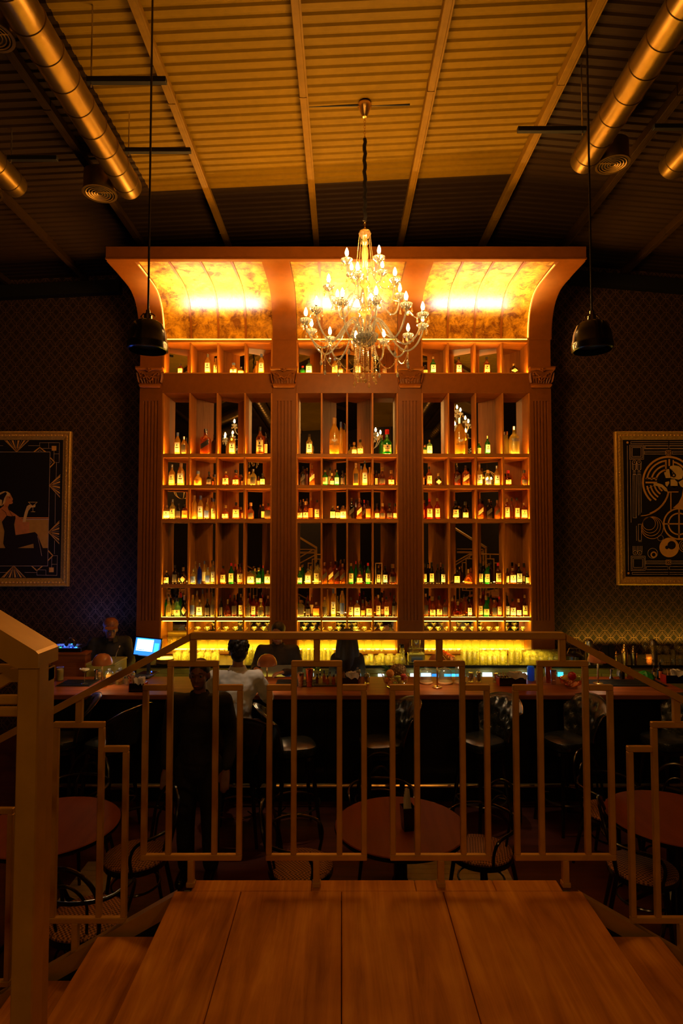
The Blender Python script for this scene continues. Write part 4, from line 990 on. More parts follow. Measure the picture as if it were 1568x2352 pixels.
for b in range(3):
    x0, x1 = XE[2 * b + 1] + .05, XE[2 * b + 2] - .05; n = 11 + (b == 2)
    for k in range(n):
        x = x0 + (x1 - x0) * (k + .5) / n
        if b == 0 and k < 2: gls(wine, 'wine_glass', x, 8.30, zl, f'tall wine glass at the left end of the left lit rack, {NTH[k]} one', 'glass', 'wine glasses in the left rack end'); continue
        if not (b == 1 and k == n - 1) and not (b == 0 and k > 8):
            gls(martini_up, 'martini_glass', x, 8.34, zl, f'upturned cone glass, {NTH[k]} from the left in the back row of the {BAYN[b]} lit rack', 'glass', f'upturned cone glasses in the {BAYN[b]} rack')
        if k < n - (b == 1):
            gls(coupe, 'coupe_glass', x, 8.285, zs, f'coupe glass, {NTH[k]} from the left on the clear shelf of the {BAYN[b]} lit rack', 'glass', f'coupe glasses on the {BAYN[b]} clear shelf')
def crowd(px0, px1, rows, mesh, nm, lab, grp, y0=7.60, dy=.10, dx=.09, jit=.008):
    for r in range(rows):
        y = y0 + r * dy; x0, x1 = PX(px0, y, 1510), PX(px1, y, 1510); n = max(1, int((x1 - x0) / dx))
        for k in range(n):
            x = x0 + (x1 - x0) * (k + .5 * (1 + (r % 2) * .6)) / (n + .3)
            gls(mesh, nm, x + random.uniform(-jit, jit), y + random.uniform(-jit, jit), ZK + .0005, f'{lab}, {RWN[r]} row, {NTH[k]} from left', 'glass', grp)
crowd(396, 505, 4, tumbler, 'tumbler', 'short tumbler left of the white-shirted man', 'tumblers on the left back counter')
crowd(560, 612, 5, highball, 'highball_glass', 'highball glass right of the white-shirted man', 'highballs behind the white-shirted man', dx=.08)
crowd(690, 770, 3, highball, 'highball_glass', 'tall glass left of the long-haired woman', 'tall glasses left of the long-haired woman', dx=.095)
crowd(832, 862, 2, tumbler, 'tumbler', 'plain tumbler right of the long-haired woman', 'tumblers right of the long-haired woman')
crowd(860, 925, 2, mug, 'stemless_glass', 'stemless glass below the middle rack', 'stemless glasses at the middle back counter', dx=.095)
crowd(1058, 1102, 5, highball, 'highball_glass', 'highball glass right of the copper mugs', 'highballs right of the copper mugs', dx=.08)
crowd(1100, 1165, 5, tumbler, 'tumbler', 'short tumbler below the right rack', 'tumblers below the right rack', dx=.085)
crowd(1165, 1200, 4, highball, 'highball_glass', 'tall glass amid tumblers below right rack', 'tall glasses below the right rack', dx=.078)
crowd(1200, 1290, 5, mug, 'stemless_glass', 'stemless glass right of the glass crowd', 'stemless glasses right of the glass crowd', dx=.085, jit=.015)
cm = M(); cm.lathe([(0, 0), (.030, 0), (.038, .02), (.040, .07), (.036, .095), (.034, .095), (.036, .07), (0, .012)], 14, cap=False)
cm.tube([(.038, 0, .075), (.062, 0, .07), (.064, 0, .035), (.038, 0, .025)], .004, 6); cmm = cm.mesh('copper_mug', 'copper')
for r in range(5):
    o = obj('copper_mug', cmm, None, loc=(PX(1037 - r * 5.5, 7.58 + r * .1, 1510), 7.58 + r * .1, ZK + .0005), rot=(0, 0, .5)); tag(o, ['copper mug nearest the front', 'copper mug second from the front', 'copper mug third from the front', 'copper mug fourth from the front', 'copper mug farthest back'][r] + ' in the row beside the blender', 'mug', 'row of copper mugs')
# ================================================================== things on and around the bar
def G(px, py, z=ZK):
    a = P(px, py, 1.0); d = a - Vector((0, 0, EYE)); return Vector((0, 0, EYE)) + d * ((z - EYE) / d.z)
def base(px, py, z=ZK): g = G(px, py, z); g.z = z + .0005; return g
K = 1 / F
# mushroom lamps
lm_s = M(); lm_s.lathe([(.010, .350), (.030, .349), (.062, .335), (.088, .305), (.102, .268), (.105, .240), (.102, .236), (.098, .268), (.084, .300), (.06, .328), (.01, .343)], 28, cap=False)
lm_st = M(); lm_st.lathe([(0, 0), (.050, 0), (.052, .004), (.052, .012), (.048, .015), (.009, .016), (.008, .25), (.02, .252), (.02, .262), (.006, .345), (0, .345)], 20)
lm_g = M(); lm_g.lathe([(.0, .228), (.018, .228), (.018, .250), (0, .250)], 14)
for i, (px, py, lb) in enumerate([(234, 1578, 'mushroom table lamp with peach dome at the left end of the bar'), (613, 1580, 'mushroom table lamp with peach dome in front of the white-shirted man'),
                                  (1004, 1580, 'mushroom table lamp among the glass domes'), (1373, 1571, 'mushroom table lamp with peach dome at the right end of the bar')]):
    p = base(px, py); t = thing('table_lamp', lb, 'lamp', p, 0, 'mushroom lamps on the bar')
    obj('shade', lm_s, 'lamp_shade', t); obj('stand', lm_st, 'brass', t); obj('light_head', lm_g, 'lamp_glow', t)
    lamp('POINT', 'table_lamp_light', (p.x, p.y, p.z + .215), 3.2, (1.0, .66, .32), .02)
# long rubber bar mats
for px0, px1, lb in ((132, 232, 'black rubber bar mat under the coupe glass at the left'), (632, 776, 'ribbed black rubber mat behind the second lamp'), (1352, 1500, 'black rubber bar mat at the right end of the bar')):
    a = G(px0, 1574); b = G(px1, 1561); y0, y1 = G(784, 1577).y, G(784, 1562).y; x0, x1 = a.x, b.x
    m = M(); m.cbox(x0, x1, y0, y1, ZK + .0005, ZK + .006, .002)
    for q in range(6): yy = y0 + .02 + q * (y1 - y0 - .04) / 5; m.box(x0 + .01, x1 - .01, yy - .006, yy + .006, ZK + .005, ZK + .010)
    tag(obj('bar_mat', m, 'black_rubber'), lb, 'bar mat')
# drinks and small bar tools
p = base(194, 1573); p.z += .010
t = thing('coupe_glass', 'shallow coupe glass with a pale cocktail at the left end of the bar', 'glass', p); cp = M(); cp.lathe([(0, 0), (.036, .001), (.036, .003), (.005, .010), (.004, .11), (.02, .122), (.050, .145), (.055, .165), (.053, .165), (.047, .146), (0, .124)], 20, cap=False); obj('bowl', cp, 'barware_glass', t)
dk = M(); dk.lathe([(0, .128), (.046, .148), (.050, .158), (0, .158)], 18, cap=False); obj('drink', dk, 'label_w', t)
p = base(138, 1564); t = thing('highball_drink', 'tall glass of cloudy pale yellow drink at the left', 'drink', p)
m = M(); m.lathe([(0, 0), (.036, 0), (.038, .15), (.036, .15), (.034, .01), (0, .01)], 18, cap=False); obj('glass', m, 'barware_glass', t)
m = M(); m.lathe([(0, .012), (.033, .012), (.035, .125), (0, .125)], 18); plain('citrus_drink', (.75, .70, .35), .5); obj('drink', m, 'citrus_drink', t)
jg = M(); jg.lathe([(.0, 0), (.022, 0), (.022, .002), (.006, .045), (.006, .050), (.024, .105), (.023, .105), (0, .055)], 16, cap=False)
for px, py, lb in ((117, 1565, 'steel jigger with a tall bar spoon beside the cloudy yellow drink'), (220, 1562, 'steel double jigger beside the jars of dried citrus'), (1403, 1560, 'shiny steel jigger on the right bar mat')):
    p = base(px, py); p.z += .008; t = thing('jigger', lb, 'jigger', p, 0, 'steel jiggers on the bar'); obj('cup', jg, 'chrome', t)
    if px == 117: obj('spoon', M().tube([(0, 0, .05), (.002, .01, .2)], .003, 6), 'chrome', t)
plain('citrus_slice', (.80, .36, .05), .7, var=.5, scale=60); plain('spice', (.30, .10, .03), .8, var=.6, scale=90); plain('dried_rose', (.55, .10, .06), .7, var=.5, scale=70)
def jar(px, py, r, h, fill, lb, grp=None):
    p = base(px, py); t = thing('glass_jar', lb, 'jar', p, 0, grp or 'stoppered glass jars on the bar')
    m = M(); m.lathe([(0, 0), (r * .95, 0), (r, .006), (r, h * .66), (r * .9, h * .74), (r * .72, h * .78), (r * .74, h * .80), (r * .70, h * .80), (r * .85, h * .72), (r * .94, h * .64), (r * .94, .01), (0, .01)], 18, cap=False); obj('body', m, 'barware_glass', t)
    m = M(); m.lathe([(0, h * .79), (r * .78, h * .79), (r * .78, h * .83), (r * .2, h * .85), (r * .18, h * .88)], 16); m.sphere((0, 0, h * .94), r * .36, 12, 8, sz=.8); obj('lid', m, 'clear_jar_lid', t)
    rr = random.Random(px)
    for q in range(9):
        m = M(); m.lathe([(0, -.004), (r * .55, -.003), (r * .55, .003), (0, .004)], 12, mat=T(rr.uniform(-.3, .3) * r, rr.uniform(-.3, .3) * r, .02 + q * h * .55 / 9) @ RX(rr.uniform(-.9, .9)) @ RY(rr.uniform(-.9, .9)))
        obj('dried_piece', m, fill, t)
glass('clear_jar_lid', (.9, .95, 1), .9, .12, .05, body=.12, bodycol=(.8, .9, 1))
for a_ in [(250, 1572, .048, .17, 'citrus_slice', 'stoppered jar of dried orange slices just right of the left lamp'), (275, 1571, .050, .175, 'citrus_slice', 'stoppered jar of pale dried citrus, middle of the three by the left lamp'), (299, 1572, .050, .17, 'dried_rose', 'stoppered jar of reddish dried fruit beside the left straw box'),
          (228, 1560, .030, .11, 'citrus_slice', 'small jar of amber garnish behind the left lamp stem'), (821, 1568, .036, .165, 'spice', 'tall stoppered jar standing right of the middle napkin box'), (842, 1570, .033, .125, 'spice', 'short stoppered jar of dark spice left of the fruit basket'),
          (1081, 1566, .032, .125, 'spice', 'stoppered jar of dark spice, left one of the pair right of the glass domes'), (1099, 1566, .032, .13, 'spice', 'stoppered jar of dark spice, right one of the pair right of the glass domes'), (1139, 1567, .032, .12, 'dried_rose', 'jar with reddish lid beside the right napkin box')]: jar(*a_)
# napkin and straw boxes
def caddy(px0, px1, py, h, lb, rz=0):
    a, b = G(px0, py), G(px1, py); w = b.x - a.x; t = thing('napkin_box', lb, 'box', ((a.x + b.x) / 2, a.y + .06, ZK + .0005), rz, 'red and black napkin boxes on the bar')
    d = .06
    obj('front_panel', M().cbox(-w / 2, w / 2, -d, -d + .008, 0, h, .001), 'black_lacquer', t); obj('back_panel', M().cbox(-w / 2, w / 2, d - .008, d, 0, h * 1.0, .001), 'black_lacquer', t)
    obj('side_panel', M().cbox(-w / 2 - .004, -w / 2 + .006, -d, d, 0, h, .001), 'red_board', t); obj('side_panel', M().cbox(w / 2 - .006, w / 2 + .004, -d, d, 0, h, .001), 'red_board', t); obj('bottom', M().box(-w / 2, w / 2, -d, d, 0, .008), 'black_lacquer', t)
    rr = random.Random(px0)
    n = M()
    for q in range(7): x = -w * .05 + q * w * .065; n.cbox(x, x + w * .05, -.035, .04, .01, h + .05 + rr.uniform(-.005, .005), .001)
    tag(obj('paper_napkins', n, 'white_paper', None, loc=t.location), 'folded white paper napkins in the napkin box ' + lb.split(', ')[-1], 'napkins', 'folded napkins on the bar')['kind'] = 'stuff'
    for q in range(12):
        x = -w * .42 + (q % 6) * w * .06; y = -.03 + (q // 6) * .04
        s_ = obj('drinking_straw', M().tube([(x, y, .012), (x + rr.uniform(-.03, .012), y + rr.uniform(-.02, .02), h + rr.uniform(.035, .06))], .0028, 6), 'cap_cork', None, loc=t.location)
        tag(s_, 'paper straw standing in the napkin box ' + lb.split(', ')[-1], 'straw', 'straws in the napkin box ' + lb.split(', ')[-1])
    nf = M()
    for q in range(3):
        nf.grid(lambda u, v: (w * .12 + (u - .5) * w * (.5 + .2 * v) + q * .008, -.045 + .02 * sin(u * 5) - .02 * q, h + .045 * v + .015 * sin(u * 8 + q)), 6, 3)
    obj('napkin_corner', nf, 'white_paper', t)
caddy(296, 330, 1590, .085, 'red and black napkin box, right of the left jars'); caddy(781, 823, 1576, .085, 'black napkin box, left of the fruit basket')
caddy(1147, 1208, 1576, .085, 'wide black napkin box, left of the blue tumbler'); caddy(1530, 1575, 1570, .085, 'red and black napkin box, at the right end of the bar')
# shaker tins
def tin(px, py, r, h, mt, lb):
    p = base(px, py); t = thing('shaker_tin', lb, 'shaker', p, 0, 'metal shaker tins on the bar'); m = M(); m.lathe([(0, 0), (r * .72, 0), (r * .75, .004), (r * .95, h * .93), (r, h * .94), (r, h), (r * .94, h), (r * .7, .01), (0, .01)], 24, cap=False); obj('tin', m, mt, t)
    m = M(); m.lathe([(r * .80, h * .3), (r * .83, h * .305), (r * .83, h * .32), (r * .815, h * .33)], 24, cap=False); obj('rim_line', m, mt, t)
tin(690, 1577, .038, .145, 'chrome', 'shorter polished shaker tin left of the small bitters bottles'); tin(710, 1577, .042, .185, 'copper', 'taller warm-toned shaker tin left of the small bitters bottles')
tin(1259, 1568, .036, .17, 'copper', 'copper shaker tin left of the bowl of apples'); tin(1271, 1572, .033, .15, 'chrome', 'steel shaker tin beside the copper one near the apples')
tr = G(745, 1577); tag(obj('black_tray', M().cbox(PX(722, tr.y, 1577), PX(776, tr.y, 1577), tr.y, tr.y + .25, ZK + .0005, ZK + .014, .003), 'black_rubber'), 'black tray holding the small bitters bottles beside the shaker tins', 'tray')
sm = [(728, 1572, 'm', .10), (735, 1574, 'c', .115), (744, 1570, 'a', .125), (752, 1575, 'a', .095), (758, 1571, 'c', .12), (766, 1576, 'a', .105), (771, 1571, 'c', .12)]
for i, (px, py, c, h) in enumerate(sm):
    p = base(px, py); p.z += .0145; t = thing('dropper_bottle', f"small {GL[c][0]} bitters bottle, {['leftmost', 'second', 'third', 'fourth', 'fifth', 'sixth', 'rightmost'][i]} of the seven on the black tray", 'bottle', p, 0, 'bitters bottles on the black tray', (.02, .02, h))
    obj('body', body_mesh('q', c), None, t); obj('cap', cap_mesh('q', 'black'), None, t)
# leafy herb sprig in a glass
p = base(727, 1566); p.z += .015; t = thing('mint_glass', 'glass of green mint leaves behind the tall shaker tin', 'herbs', (p.x, p.y + .08, p.z)); plain('leaf_green', (.05, .20, .03), .5)
obj('glass', tumbler, None, t); rr = random.Random(4)
for q in range(26):
    a = rr.uniform(0, 6.28); m = M(); m.grid(lambda u, v: (.035 * (u - .5) * (1 - abs(2 * v - 1)) * 1.0, .045 * v, .008 * sin(3 * v)), 2, 4, mat=T(.018 * cos(a), .018 * sin(a), .08 + rr.uniform(0, .07)) @ RZ(a) @ RX(rr.uniform(-.2, 1.0)))
    obj('mint_leaf', m, 'leaf_green', t)
# fruit basket
p = base(908, 1577); bk = thing('fruit_basket', 'round clear wire basket holding the pineapple and mixed fruit', 'basket', p)
m = M()
for q in range(20):
    a = 2 * pi * q / 20; m.tube([(.095 * cos(a), .095 * sin(a), .004), (.12 * cos(a), .12 * sin(a), .05), (.145 * cos(a), .145 * sin(a), .125)], .0022, 5)
obj('wire', m, 'chrome', bk)
for r_, z_ in ((.095, .004), (.122, .055), (.145, .125)):
    obj('ring', M().tube([(r_ * cos(a), r_ * sin(a), z_) for a in [2 * pi * k / 28 for k in range(28)]], .003, 6, closed=True), 'chrome', bk)
bw = M(); bw.lathe([(0, .003), (.094, .004), (.119, .05), (.14, .12)], 24, cap=False); obj('liner', bw, 'clear_glass', bk)
plain('orange_skin', (.85, .30, .02), .45, bmp=.2, scale=60); plain('green_apple', (.42, .50, .06), .3, var=.2); plain('red_apple', (.50, .02, .02), .28, var=.3); plain('lemon_skin', (.85, .58, .05), .4); plain('pineapple_skin', (.30, .17, .04), .6, var=.5, scale=50); plain('stem_brown', (.10, .05, .02), .7)
def fruit(x, y, z, r, mt, kind, lb, par=p):
    m = M(); m.lathe([(.001, -r * .88), (r * .5, -r * .9), (r * .9, -r * .45), (r, .05 * r), (r * .85, r * .6), (r * .4, r * .88), (r * .08, r * .78), (.001, r * .76)] if 'apple' in mt else [(r * sin(pi * q / 8) + 1e-5, -r * cos(pi * q / 8)) for q in range(9)], 16, cap=False)
    o = obj(kind, m, mt, loc=(par.x + x, par.y + y, par.z + z)); tag(o, lb, 'fruit')
    obj('stem', M().tube([(0, 0, r * .74), (.003, 0, r * 1.05)], .002, 5), 'stem_brown', o)
fruit(-.062, -.055, .150, .042, 'orange_skin', 'orange', 'bright orange on top at the left of the fruit basket'); fruit(-.085, -.02, .062, .038, 'orange_skin', 'orange', 'orange low at the left inside the fruit basket'); fruit(-.055, -.075, .045, .036, 'orange_skin', 'orange', 'dim orange at the bottom left of the fruit basket')
fruit(.02, -.085, .105, .034, 'green_apple', 'green_apple', 'green apple in the middle front of the fruit basket'); fruit(-.012, -.085, .042, .034, 'green_apple', 'green_apple', 'green apple low in the front of the fruit basket'); fruit(.078, -.055, .115, .036, 'red_apple', 'red_apple', 'red apple at the right of the fruit basket')
fruit(.055, -.07, .048, .033, 'lemon_skin', 'lemon', 'yellow lemon low at the right of the fruit basket')
pa = thing('pineapple', 'pineapple lying across the back of the fruit basket', 'fruit', (p.x + .03, p.y + .035, p.z + .165)); m = M(); m.sphere((0, 0, 0), .062, 18, 12, 1.35, 1, 1)
obj('body', m, 'pineapple_skin', pa); sc_ = M()
for i in range(9):
    for j in range(12):
        th = .35 + i * .3; a = 2 * pi * (j + .5 * (i % 2)) / 12; sc_.sphere((.084 * cos(th), .0625 * sin(th) * cos(a), .0625 * sin(th) * sin(a)), .009, 5, 3)
o = obj('scale_bumps', sc_, 'pineapple_skin', pa); o['kind'] = 'stuff'
for q in range(22):
    a = 2 * pi * q * .38; s_ = .3 + (q % 5) * .16; L = .11
    m = M(); m.grid(lambda u, v: (-.08 - L * v * cos(s_ * .8), (.010 * (1 - v) * (u - .5) * 2) * cos(a + 1.57) + L * v * sin(s_) * cos(a), (.010 * (1 - v) * (u - .5) * 2) * sin(a + 1.57) + L * v * sin(s_) * sin(a) + .02 * v), 1, 4)
    obj('crown_leaf', m, 'leaf_green', pa)
# glass domes on wooden boards
wood('light_wood', (.32, .14, .05), (.58, .30, .12), .4, 'x', 2)
for i, (px, r, h, lb) in enumerate([(979, .075, .155, 'left glass dome on a round wooden board'), (1023, .085, .165, 'middle glass dome on a round wooden board, right of the lamp stem'), (1058, .065, .21, 'right glass dome on a round wooden board')]):
    p = base(px, 1571); t = thing('glass_dome', lb, 'cloche', (p.x, p.y + .03, p.z), 0, 'glass domes on boards'); m = M(); m.lathe([(0, 0), (r * .9, 0), (r, .006), (r, .016), (r * .92, .022), (0, .022)], 28); obj('board', m, 'light_wood', t)
    m = M(); m.lathe([(r * .84, .023), (r * .84, h * .72), (r * .72, h * .9), (r * .4, h * .98), (.012, h), (.01, h + .006)], 28, cap=False); m.sphere((0, 0, h + .02), .017, 12, 8); obj('dome', m, 'clear_jar_lid', t)
p = base(1219, 1563); p.z += .0; t = thing('ribbed_tumbler', 'tall ribbed tumbler glowing blue beside the right napkin box', 'glass', (p.x, p.y, p.z)); m = M()
m.lathe([(0, 0), (.034, 0), (.036, .005), (.037, .155), (.034, .155), (.033, .012), (0, .012)], 20, cap=False)
for q in range(16): a = 2 * pi * q / 16; m.tube([(.037 * cos(a), .037 * sin(a), .01), (.038 * cos(a), .038 * sin(a), .145)], .0022, 5)
glass('blue_glass', (.30, .72, 1.0), .8, .1, .05, body=.45, bodycol=(.10, .5, .95)); obj('glass', m, 'blue_glass', t)
lamp('POINT', 'display_glow', (p.x, p.y + .12, ZK + .08), .35, (.1, .45, 1.0), .04)
# bowl of apples
p = base(1311, 1577); t = thing('wire_bowl', 'shiny woven metal bowl holding red and green apples', 'bowl', p); m = M(); rr = random.Random(2)
for q in range(46):
    a = rr.uniform(0, 6.28); b_ = a + rr.uniform(-1.3, 1.3)
    m.tube([(.045 * cos(a), .045 * sin(a), .006), (.10 * cos((a + b_) / 2), .10 * sin((a + b_) / 2), .035), (.115 * cos(b_), .115 * sin(b_), .085)], .003, 5)
obj('woven_wire', m, 'copper', t); obj('rim', M().tube([(.116 * cos(a), .116 * sin(a), .086) for a in [2 * pi * k / 28 for k in range(28)]], .004, 6, closed=True), 'copper', t)
fruit(0, -.03, .118, .045, 'red_apple', 'red_apple', 'big red apple on top of the woven metal bowl', p); fruit(-.06, .0, .085, .038, 'lemon_skin', 'peach', 'pale yellow fruit at the left in the woven metal bowl', p); fruit(.06, -.02, .088, .036, 'green_apple', 'green_apple', 'green apple at the right in the woven metal bowl', p)
# right end: bottles and a green bag
for i, (px, py, k, c, h, r, l, lb) in enumerate([(1420, 1556, 'k', 'c', .115, .017, 'w', 'clear slim bottle with a printed label on the right bar mat'), (1428, 1561, 'h', 'd', .125, .030, 'n', 'round dark flask right of the slim clear bottle'), (1446, 1560, 'h', 'a', .12, .030, 'n', 'round amber flask on the right bar mat'),
        (1501, 1556, 't', 'm', .125, .021, 'c', 'small red sauce bottle at the right end'), (1515, 1560, 't', 'd', .185, .031, 'o', 'dark bottle with an orange label at the right end'), (88 + 12, 1576, 'k', 'd', .13, .022, 'k', 'dark bottle with pale printing behind the newel post')]):
    p = base(px, py); p.z += .010 if px in (1420, 1428, 1446) else 0; t = thing('bottle', lb, 'bottle', p, 0, None, (r, r, h)); obj('body', body_mesh(k, c), None, t); obj('cap', cap_mesh(k, 'cork' if c == 'a' else 'black'), None, t)
    if l != 'n': obj('paper_label', label_mesh(k, l), None, t)
p = base(1462, 1560); p.z += .010; m = M(); m.lathe([(0, 0), (.022, 0), (.034, .022), (.036, .04), (.03, .045), (0, .045)], 16); tag(obj('white_bowl', m, 'white_paper', None, loc=p), 'small white bowl right of the amber flask', 'bowl')
plain('green_plastic', (.03, .30, .04), .35, bmp=.5, scale=20); p = base(1481, 1560); p.y = min(p.y, 6.78); m = M(); rr = random.Random(5)
def bagf(u, v):
    th, ph = v * pi * .5, u * 2 * pi; q = 1 + .14 * sin(ph * 5 + 4 * v) + .08 * sin(ph * 11); return (.10 * cos(ph) * cos(th) * q, .06 * sin(ph) * cos(th) * q, .085 * sin(th) * (1 + .1 * sin(ph * 3)))
m.grid(bagf, 36, 10); m.box(-.02, .02, -.02, .02, 0, .01); tag(obj('plastic_bag', m, 'green_plastic', None, loc=p), 'crumpled green plastic bag at the right end of the bar', 'bag')

# ------------------------------------------------ back counter gear
def onback(px, Y=7.62): return Vector((PX(px, Y, 1510), Y, ZK + .0005))
p = onback(955, 7.70); t = thing('blender', 'bar blender in a clear sound cover behind the fruit basket', 'blender', p)
obj('base', M().cbox(-.10, .10, -.10, .10, 0, .11, .01), 'olive_paint', t); obj('control_panel', M().cbox(-.07, .07, -.106, -.10, .02, .09, .002), 'black_lacquer', t)
m = M(); m.lathe([(.035, .12), (.055, .20), (.06, .30), (.05, .31)], 18, cap=False); obj('jug', m, 'barware_glass', t)
m = M(); w = .095
for q in ((-w, -w), (w, -w)): m.box(q[0] - .003, q[0] + .003, -w, w, .11, .36)
m.box(-w, w, w - .003, w + .003, .11, .36); m.box(-w, w, -w - .002, -w + .002, .11, .36); m.box(-w, w, -w, w, .357, .363); obj('sound_cover', m, 'clear_glass', t)
obj('front_frame', M().tube([(-.055, -.1, .12), (-.055, -.1, .17), (.055, -.1, .17), (.055, -.1, .12)], .004, 6), 'brass', t)
p = onback(923, 7.62); t = thing('syrup_carafe', 'tapered carafe with black spout between the stemless glasses and blender', 'carafe', p); m = M(); m.lathe([(0, 0), (.046, 0), (.048, .01), (.022, .20), (.02, .20), (.045, .012), (0, .012)], 18, cap=False); obj('body', m, 'barware_glass', t)
m = M(); m.lathe([(.0, .19), (.026, .195), (.03, .215), (.022, .235), (0, .24)], 14); m.tube([(0, 0, .215), (-.02, -.01, .24), (-.045, -.02, .235)], .009, 7); obj('spout', m, 'black_lacquer', t)
p = onback(380, 7.62); t = thing('plate_stack', 'stack of brown saucers beside the point-of-sale monitor', 'plates', p)
for q in range(5): m = M(); m.lathe([(0, 0), (.07, 0), (.115, .012), (.116, .015), (.07, .005), (0, .005)], 24, cap=False); obj('saucer', m, 'cap_cork' if q % 2 else 'light_wood', t, loc=(0, 0, q * .012))
# espresso / kettles / shakers at the right
p = onback(1318, 7.70); t = thing('kettle', 'black round kettle with brass side at the right of the glass crowd', 'kettle', p); m = M(); m.lathe([(0, 0), (.10, 0), (.12, .03), (.115, .08), (.07, .115), (.02, .12), (.018, .135), (0, .14)], 20); obj('body', m, 'black_lacquer', t)
obj('handle', M().tube([(-.09, 0, .10), (-.06, 0, .17), (.06, 0, .17), (.09, 0, .10)], .007, 6), 'brass', t); obj('spout', M().tube([(-.11, 0, .05), (-.15, 0, .10), (-.165, 0, .115)], [.014, .009, .007], 8), 'brass', t)
for px, h, r, mt, lb in ((1352, .26, .055, 'steel', 'brass-lit metal canister with rounded top left of the lamp'), (1500, .26, .05, 'steel', 'brass-lit canister with rounded top behind the amber candle')):
    p = onback(px, 7.85); t = thing('canister', lb, 'canister', p); m = M(); m.lathe([(0, 0), (r, 0), (r, h * .8), (r * .92, h * .93), (r * .5, h), (0, h)], 24); obj('body', m, mt, t); m = M(); m.lathe([(r + .001, h * .55), (r + .003, h * .56), (r + .003, h * .60), (r + .001, h * .61)], 24, cap=False); obj('band', m, 'brass', t)
for px, h, lb in ((1434, .24, 'tall brass cocktail shaker left of the black one on the right back counter'), (1455, .22, 'black cocktail shaker right of the brass one on the back counter')):
    p = onback(px, 7.60); r = .042; t = thing('cocktail_shaker', lb, 'shaker', p); m = M(); m.lathe([(0, 0), (r * .8, 0), (r, .13), (r * .98, .135), (r * .75, h * .75), (r * .45, h * .8), (r * .45, h * .95), (r * .3, h), (0, h)], 20); obj('body', m, 'brass' if px == 1434 else 'dark_nickel', t); m = M(); m.lathe([(r + .001, .13), (r + .002, .134), (r + .001, .138)], 20, cap=False); obj('seam', m, 'brass', t)
for px, lb in ((1392, 'dark menu board leaning left of the small brass grinder'), (1404, 'second dark menu board leaning on the right back counter')):
    p = onback(px, 7.95); t = thing('menu_board', lb, 'board', p); obj('board', M().cbox(-.045, .045, -.006, .006, 0, .16, .002, RX(R(-8))), 'black_matte', t); obj('foot', M().box(-.04, .04, -.01, .03, 0, .006), 'black_matte', t)
p = onback(1415, 7.62); t = thing('pepper_grinder', 'small brass grinder between menu boards and tall shaker', 'grinder', p); m = M(); m.lathe([(0, 0), (.022, 0), (.018, .05), (.022, .09), (.012, .10), (.018, .12), (.01, .135), (0, .14)], 14); obj('body', m, 'brass', t); m = M(); m.sphere((0, 0, .145), .008, 8, 6); obj('knob', m, 'dark_nickel', t)
p = onback(1490, 7.55); t = thing('amber_votive', 'glowing amber cut-glass candle holder on the right back counter', 'candle', p); m = M(); m.lathe([(0, 0), (.030, 0), (.038, .02), (.034, .06), (.040, .12), (.036, .12), (.03, .06), (.028, .015), (0, .01)], 16, cap=False)
for q in range(12): a = 2 * pi * q / 12; m.sphere((.037 * cos(a), .037 * sin(a), .03 + .04 * (q % 2)), .008, 6, 4)
obj('holder', m, 'amber_crystal', t); m = M(); m.lathe([(0, .012), (.018, .012), (.018, .04), (0, .042)], 10); obj('candle', m, 'candle_amber', t); lamp('POINT', 'votive_light', (p.x, p.y, p.z + .07), .15, (1, .3, .03), .015)
for i, (px, Y) in enumerate([(1482, 7.9), (1498, 7.72), (1514, 7.72), (1530, 7.7), (1545, 7.72), (1556, 7.85), (1565, 7.7)]):
    p = onback(px, Y); o = obj('wine_glass', wine if i != 4 else highball, None, loc=p); tag(o, ['wine glass', 'wine glass', 'wine glass', 'wine glass', 'straight tall glass', 'wine glass', 'wine glass'][i] + ' right of the amber candle holder, ' + ['leftmost', 'second', 'third', 'middle', 'third from right', 'second from right', 'rightmost'][i] + ' one', 'glass', 'glasses at the right end of the back counter')
for i, px in enumerate((1519, 1546, 1562)):
    g = onback(px, 7.53); o = M(); o.lathe([(0, 0), (.014, 0), (.026, .02), (.028, .05), (.022, .07), (0, .012)], 14, cap=False); tag(obj('sherry_glass', o, 'clear_jar_lid', None, loc=g), 'small clear tasting glass behind the sauce bottles, ' + ['left', 'middle', 'right'][i] + ' one', 'glass', 'small tasting glasses')
# point-of-sale monitor
a = P(338, 1486, 7.0); t = thing('pos_monitor', 'tilted point-of-sale monitor with a blue and white screen at the left', 'monitor', (a.x, 7.0, ZK + .0005), R(-8))
hz = a.z - ZK; mt_ = T(0, 0, hz) @ RY(R(4)) @ RX(R(-12)); obj('case', M().cbox(-.165, .165, 0, .03, -.11, .11, .006, mt_), 'black_lacquer', t)
s_ = obj('screen', M().box(-.15, .15, -.002, .0, -.095, .095, mt_), 'screen_blue', t); obj('window', M().box(-.13, .07, -.004, -.0022, -.05, .08, mt_), 'screen_white', s_); obj('window_title', M().box(-.13, .07, -.004, -.0022, .082, .092, mt_), 'screen_cyan', s_); obj('window_line', M().box(-.12, -.03, -.0052, -.0042, -.038, -.032, mt_), 'screen_blue', s_); obj('sidebar', M().box(.085, .14, -.004, -.0022, -.05, .05, mt_), 'screen_cyan', s_)
m = M(); m.cbox(-.02, .02, .03, .06, 0, hz, .004); m.cbox(-.10, .10, -.05, .12, 0, .015, .005); obj('stand', m, 'black_lacquer', t); obj('status_light', M().sphere((.07, -.03, .04), .007, 8, 6), 'led_blue', t); obj('tray', M().cbox(-.16, .12, -.22, -.06, 0, .02, .004), 'black_rubber', t)
lamp('AREA', 'monitor_light', (a.x, 6.93, a.z), 1.2, (.15, .4, 1.0), .28, rot=(R(90), 0, 0), size_y=.18)
